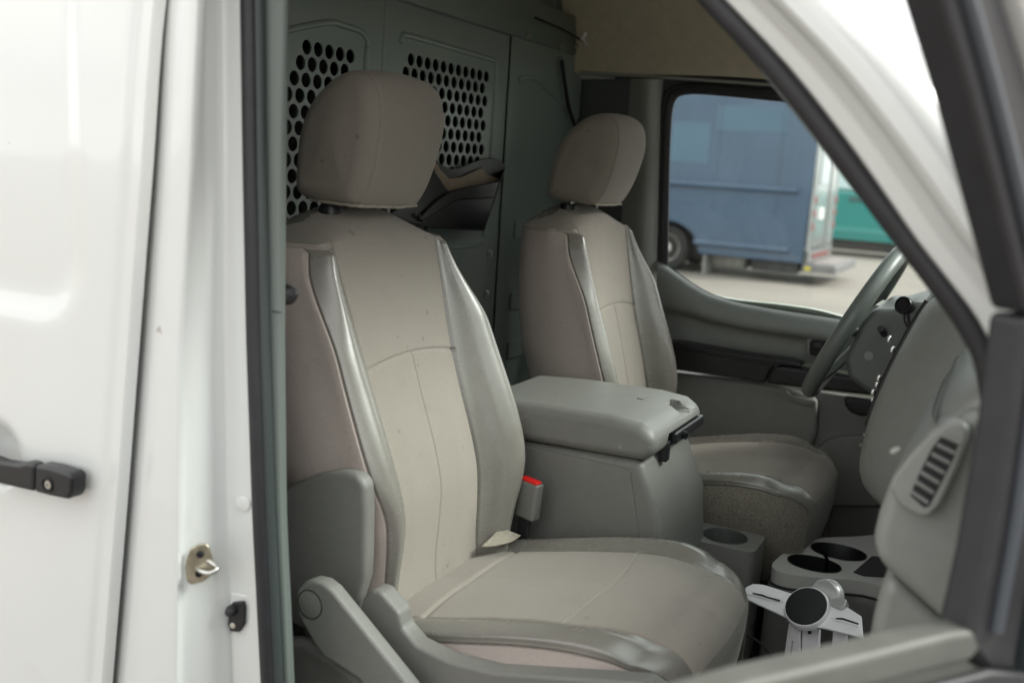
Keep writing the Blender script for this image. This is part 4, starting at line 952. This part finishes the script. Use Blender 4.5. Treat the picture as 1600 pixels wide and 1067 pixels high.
# run channel : slanted upper leg and upright lower leg
slab('run_channel', [ond(a, b, .030) for a, b in [(1300, -360), (1415, 0), (1462, 150), (1512, 330), (1553, 482), (1612, 482), (1598, 300), (1560, 150), (1510, 0), (1420, -360)]], nn*-.035, 'rubber', pd, .006, 4)
slab('run_channel', [ond(a, b, .030) for a, b in [(1550, 486), (1530, 650), (1496, 850), (1466, 985), (1500, 1030), (1540, 1030), (1572, 830), (1598, 650), (1612, 486)]], nn*-.035, 'rubber', pd, .008, 4)
tube('run_lip', [ond(a, b, .032) for a, b in [(1568, 500), (1556, 620), (1532, 800), (1504, 960)]], .006, mat('lip_blue', (0.05, 0.058, 0.07), 0.35), pd, 10, 4)
tube('run_lip', [ond(a, b, .032) for a, b in [(1352, -300), (1450, 0), (1500, 170), (1545, 340), (1580, 478)]], .006, MATS['lip_blue'], pd, 10, 4)
# front sail trim and the painted frame
slab('sail_trim', [ond(a, b, .040) for a, b in [(1618, 484), (1600, 660), (1574, 840), (1548, 1010), (1560, 1100), (1720, 1100), (1720, 484)]], nn*-.04, mat('sail_plastic', (0.035, 0.045, 0.05), 0.5), pd, .008, 3)
slab('window_frame', [ond(a, b, .042) for a, b in [(1428, -360), (1518, 0), (1568, 150), (1606, 300), (1618, 478), (1700, 478), (1640, 0), (1520, -360)]], nn*-.03, 'paint', pd, .008, 3)
# belt line: inner trim, outer black moulding, outer skin
zb = 1.297
slab('sill_trim', [ond(a, b, .03) for a, b in [(1000, 1072), (1040, 1062), (1140, 1034), (1300, 999), (1440, 966), (1476, 962), (1490, 985), (1470, 1010), (1300, 1050), (1100, 1105), (1000, 1130)]], nn*-.03, mat('sill_plastic', (0.085, 0.090, 0.080), 0.55, noise=.1, nscale=30, bump=.2, bscale=500), pd, .006, 4)
slab('sill_trim_tail', [dz(.315, zb-.004, .03), dz(.75, zb-.004, .03), dz(1.0, zb+.05, .03), dz(1.0, zb-.09, .03), dz(.315, zb-.05, .03)], nn*-.03, mat('sill_plastic', (0.085, 0.090, 0.080), 0.55, noise=.1, nscale=30, bump=.2, bscale=500), pd, .010, 4)
slab('belt_moulding', [ond(a, b, .045) for a, b in [(1150, 1090), (1300, 1054), (1480, 1012), (1540, 1018), (1560, 1040), (1480, 1062), (1300, 1100), (1150, 1140)]], nn*-.012, 'rubber', pd, .005, 3)
slab('belt_moulding', [dz(.24, zb-.03, .045), dz(.75, zb-.03, .045), dz(1.0, zb+.02, .045), dz(1.0, zb-.01, .045), dz(.75, zb-.06, .045), dz(.24, zb-.06, .045)], nn*-.012, 'rubber', pd, .005, 3)
slab('corner_patch', [ond(a, b, .014) for a, b in [(1542, 1020), (1556, 1012), (1590, 1050), (1590, 1090), (1560, 1080)]], nn*-.01, 'paint', pd, .003, 2)
slab('outer_skin', [dz(-.02, 1.24, .02), dz(1.02, 1.24, .02), dz(1.02, .50, .02), dz(-.02, .50, .02)], nn*-.02, 'paint', pd, .012, 4)
slab('inner_trim', [dz(.02, 1.225, -.03), dz(1.0, 1.225, -.03), dz(1.0, .52, -.03), dz(.02, .52, -.03)], nn*-.03, 'plastic_d', pd, .012, 4)
slab('rear_frame', [dz(.94, 1.25, 0), dz(1.02, 1.25, 0), dz(1.02, 1.98, 0), dz(.94, 1.98, 0)], nn*-.03, 'paint', pd, .008, 3)
slab('top_frame', [dz(.42, 1.93, 0), dz(.938, 1.93, 0), dz(.938, 1.99, 0), dz(.38, 1.99, 0)], nn*-.03, 'paint', pd, .008, 3)

# ------------------------------------------------------------------ delivery truck across the lot
YT = 15.0
tr = empty('delivery_truck', (-6.0, 16.1, 0), 'blue step van parked across the lot, seen through window', 'truck')
BLUE = mat('truck_blue', (0.045, 0.086, 0.150), 0.25, noise=0.10, nscale=1.2, coat=0.6, rvar=0.08, bump=1.0, bscale=1.6, dirt=0.25, dirtcol=(0.2, 0.24, 0.3), dscale=1.5)
BLUE2 = mat('paler_blue', (0.085, 0.150, 0.215), 0.35, noise=0.04, nscale=2)
ALU = mat('aluminium', (0.40, 0.41, 0.42), 0.28, metal=0.85, noise=0.12, nscale=6)
def tp(x, y, yy=YT): return PY(x, y, yy)
xr = tp(1254, 400).x; zb0 = tp(1250, 412).z; xf = xr-6.2; zt = 3.45
wc = tp(1038, 392); wr = .40
side = [Vector((xf, YT, zb0)), Vector((wc.x-.62, YT, zb0+.02))]
for k in range(0, 13):
    a = math.pi-k*math.pi/12; side.append(Vector((wc.x+.60*math.cos(a), YT, zb0+.02+.50*math.sin(a))))
side += [Vector((wc.x+.66, YT, zb0)), Vector((xr, YT, zb0)), Vector((xr+.06, YT, zt)), Vector((xf+.1, YT, zt)), Vector((xf-.2, YT, zt-.6))]
slab('body', side, (0, 2.2, 0), BLUE, tr, .05, 4)
def rail(p, q, r): tube('rub_rail', [p+Vector((0, -.02, 0)), q+Vector((0, -.02, 0))], r, BLUE, tr, 10, 1)
for k in range(6):
    xx = xr-.55-k*1.05; slab('panel_joint', [Vector((xx, YT-.001, zb0+.75)), Vector((xx+.03, YT-.001, zb0+.75)), Vector((xx+.03, YT-.001, zt-.1)), Vector((xx, YT-.001, zt-.1))], (0, -.012, 0), BLUE, tr, .004, 1)
rail(Vector((xf, YT, tp(1160, 293).z)), Vector((tp(1247, 303).x, YT, tp(1160, 293).z)), .055)
rail(tp(1085, 378), Vector((tp(1232, 396).x, YT, tp(1085, 378).z)), .05)
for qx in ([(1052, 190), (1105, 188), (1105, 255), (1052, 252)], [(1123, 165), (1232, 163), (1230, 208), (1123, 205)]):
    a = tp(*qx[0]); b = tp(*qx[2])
    slab('paler_patch', [Vector((a.x, YT-.002, a.z)), Vector((b.x, YT-.002, a.z)), Vector((b.x, YT-.002, b.z)), Vector((a.x, YT-.002, b.z))], (0, -.003, 0), BLUE2, tr, 0)  # rectangles of a paler blue laid on the truck side
# rear face : frame, roll door, window, lamps
def rearbox(nm, y0, y1, z0, z1, dx, m): return rbox(nm, (xr+.03+dx, (y0+y1)/2, (z0+z1)/2), (.06, y1-y0, z1-z0), m, tr, .01, 2)
for y0, y1 in ((YT+.02, YT+.16), (YT+2.04, YT+2.18)): rearbox('rear_post', y0, y1, zb0+.05, zt-.1, .03, ALU)
rearbox('rear_door', YT+.18, YT+1.40, zb0+.25, zt-.3, .01, mat('rear_door_silver', (0.55, 0.57, 0.58), 0.2, metal=.7, noise=.1, nscale=3))
rearbox('rear_door', YT+1.55, YT+2.02, zb0+.25, zt-.3, .01, mat('rear_door_silver', (0.5, 0.5, 0.5)))
rearbox('door_post', YT+1.40, YT+1.55, zb0+.2, zt-.3, .03, mat('post_grey', (0.13, 0.13, 0.13), 0.5))
rearbox('rear_window', YT+.40, YT+1.2, zb0+1.3, zb0+2.0, .03, mat('dark_window', (0.25, 0.3, 0.33), 0.1))
rearbox('plate_box', YT+.62, YT+.95, zb0+.72, zb0+.92, .04, mat('plate_white', (.7, .7, .7), .4))
RED = mat('lamp_red', (0.30, 0.05, 0.05), 0.3)
for k in range(3):
    rearbox('tail_lamp', YT+.05, YT+.14, zb0+.55+k*.22, zb0+.67+k*.22, .05, RED); rearbox('tail_lamp', YT+2.06, YT+2.15, zb0+.55+k*.22, zb0+.67+k*.22, .05, RED)
rearbox('lower_sill', YT+.02, YT+2.18, zb0+.02, zb0+.22, .04, ALU)
for k in range(5): rearbox('marker_lamp', YT+.35+k*.30, YT+.45+k*.30, zb0+.08, zb0+.15, .07, RED)
bp_ = rbox('rear_bumper', (xr+.28, YT+1.1, zb0-.06), (.55, 2.2, .14), mat('bumper_steel', (0.16, 0.16, 0.165), .5, metal=.3, noise=.2, nscale=8), tr, .02, 2)
rbox('bumper_tread', (xr+.32, YT+1.1, zb0+.018), (.40, 2.0, .012), mat('tread_red', (0.20, 0.17, 0.165), .6, noise=.4, nscale=14), tr, .003, 1)
rbox('bumper_tag', (xr+.10, YT-.006, zb0-.07), (.10, .02, .06), mat('yellow_tag', (0.6, 0.5, 0.05), .5), tr, .003, 1)
rbox('step_box', (xr-.45, YT+.25, zb0-.10), (.75, .5, .15), 'blackm', tr, .01, 2)
rbox('wheel_well', (wc.x, YT+1.1, zb0+.22), (1.28, 1.5, .64), 'blackm', tr, .0)
rbox('chassis', ((xf+xr)/2, YT+1.1, zb0-.10), (5.8, .9, .2), 'blackm', tr, .01, 1)
rbox('exhaust_box', (wc.x+1.0, YT+.6, zb0-.12), (.7, .35, .22), mat('dull_metal', (.25, .24, .22), .5, metal=.6, noise=.3, nscale=10), tr, .04, 3)
rbox('mud_flap', (wc.x+.72, YT+.22, zb0-.22), (.03, .40, .46), mat('flap_grey', (.30, .29, .28), .7), tr, .006, 2)
TY = mat('tyre', (0.022, 0.021, 0.020), .8, noise=.3, nscale=20)
def wheel(parent, c, r, w, ax=(0, -1, 0), rimcol=(.55, .52, .5)):
    t = lathe('wheel', c, ax, [(r*.55, -w/2), (r*.93, -w/2), (r, -w*.36), (r, w*.36), (r*.93, w/2), (r*.62, w/2), (r*.58, w*.36)], TY, parent, 40)
    lathe('rim', c, ax, [(r*.60, w*.20), (r*.60, w*.40), (r*.52, w*.32), (r*.30, w*.22), (r*.20, w*.38), (0, w*.40)], mat('rim_pale', rimcol, .5, noise=.2, nscale=12), t, 32)
for xx in (wc.x, wc.x-3.9):
    for yy in (YT+.20, YT+2.0): wheel(tr, Vector((xx, yy, wr)), wr, .28, (0, -1, 0) if yy < YT+1 else (0, 1, 0))

# ------------------------------------------------------------------ teal pickup beyond the truck
YP = 23.5
tk = empty('teal_pickup', (-3.0, 24.5, 0), 'teal pickup truck parked behind the blue step van', 'pickup')
TEAL = mat('teal_paint', (0.010, 0.25, 0.225), 0.25, coat=.6, noise=.04, nscale=2)
TEAL2 = mat('teal_stripe', (0.05, 0.31, 0.29), 0.3, coat=.4)
pa = PY(1340, 300, YP); pb = PY(1340, 377, YP); zB, zR = pa.z, pb.z; cx = pa.x
x0, x1 = cx-2.1, cx+3.2
low = [Vector((x0, YP, zR)), Vector((x0, YP, zB-.05)), Vector((x0+.02, YP, zB)), Vector((x1-1.2, YP, zB-.02)), Vector((x1-.1, YP, zB-.10)), Vector((x1, YP, zB-.4)), Vector((x1, YP, zR))]
slab('body', low, (0, 1.9, 0), TEAL, tk, .06, 4)
slab('side_stripe', [Vector((x0+.1, YP-.004, zR+.20)), Vector((x1-.1, YP-.004, zR+.20)), Vector((x1-.1, YP-.004, zR+.32)), Vector((x0+.1, YP-.004, zR+.32))], (0, -.01, 0), TEAL2, tk, .003, 1)
cab = [Vector((cx-1.2, YP+.12, zB-.02)), Vector((cx-1.05, YP+.2, zB+.62)), Vector((cx+1.0, YP+.2, zB+.62)), Vector((cx+1.75, YP+.12, zB-.02))]
slab('cab', cab, (0, 1.6, 0), TEAL, tk, .06, 4)
WG = mat('car_glass', (0.45, 0.58, 0.58), .08)
slab('side_window', [Vector((cx-1.0, YP+.10, zB+.06)), Vector((cx-.95, YP+.17, zB+.52)), Vector((cx+.02, YP+.17, zB+.52)), Vector((cx+.02, YP+.10, zB+.06))], (0, .03, 0), WG, tk, .01, 2)
slab('side_window', [Vector((cx+.16, YP+.10, zB+.06)), Vector((cx+.16, YP+.17, zB+.52)), Vector((cx+.95, YP+.17, zB+.52)), Vector((cx+1.5, YP+.10, zB+.06))], (0, .03, 0), mat('car_glass_dark', (0.08, 0.1, 0.1), .08), tk, .01, 2)
rbox('door_handle', (PY(1337, 311, YP).x, YP-.02, PY(1337, 311, YP).z), (.30, .05, .10), mat('handle_dark', (.03, .10, .10), .5), tk, .01, 2)
slab('running_board', [Vector((x0+.9, YP-.08, zR-.10)), Vector((x1-1.2, YP-.08, zR-.10)), Vector((x1-1.2, YP-.08, zR-.17)), Vector((x0+.9, YP-.08, zR-.17))], (0, .25, 0), 'blackm', tk, .01, 2)
rbox('underbody', (cx+.5, YP+.95, zR-.12), (4.6, 1.5, .25), 'blackm', tk, .02, 1)
for xx in (x0+.75, x1-.95):
    for yy in (YP+.12, YP+1.78): wheel(tk, Vector((xx, yy, .40)), .40, .26, (0, -1, 0) if yy < YP+1 else (0, 1, 0))
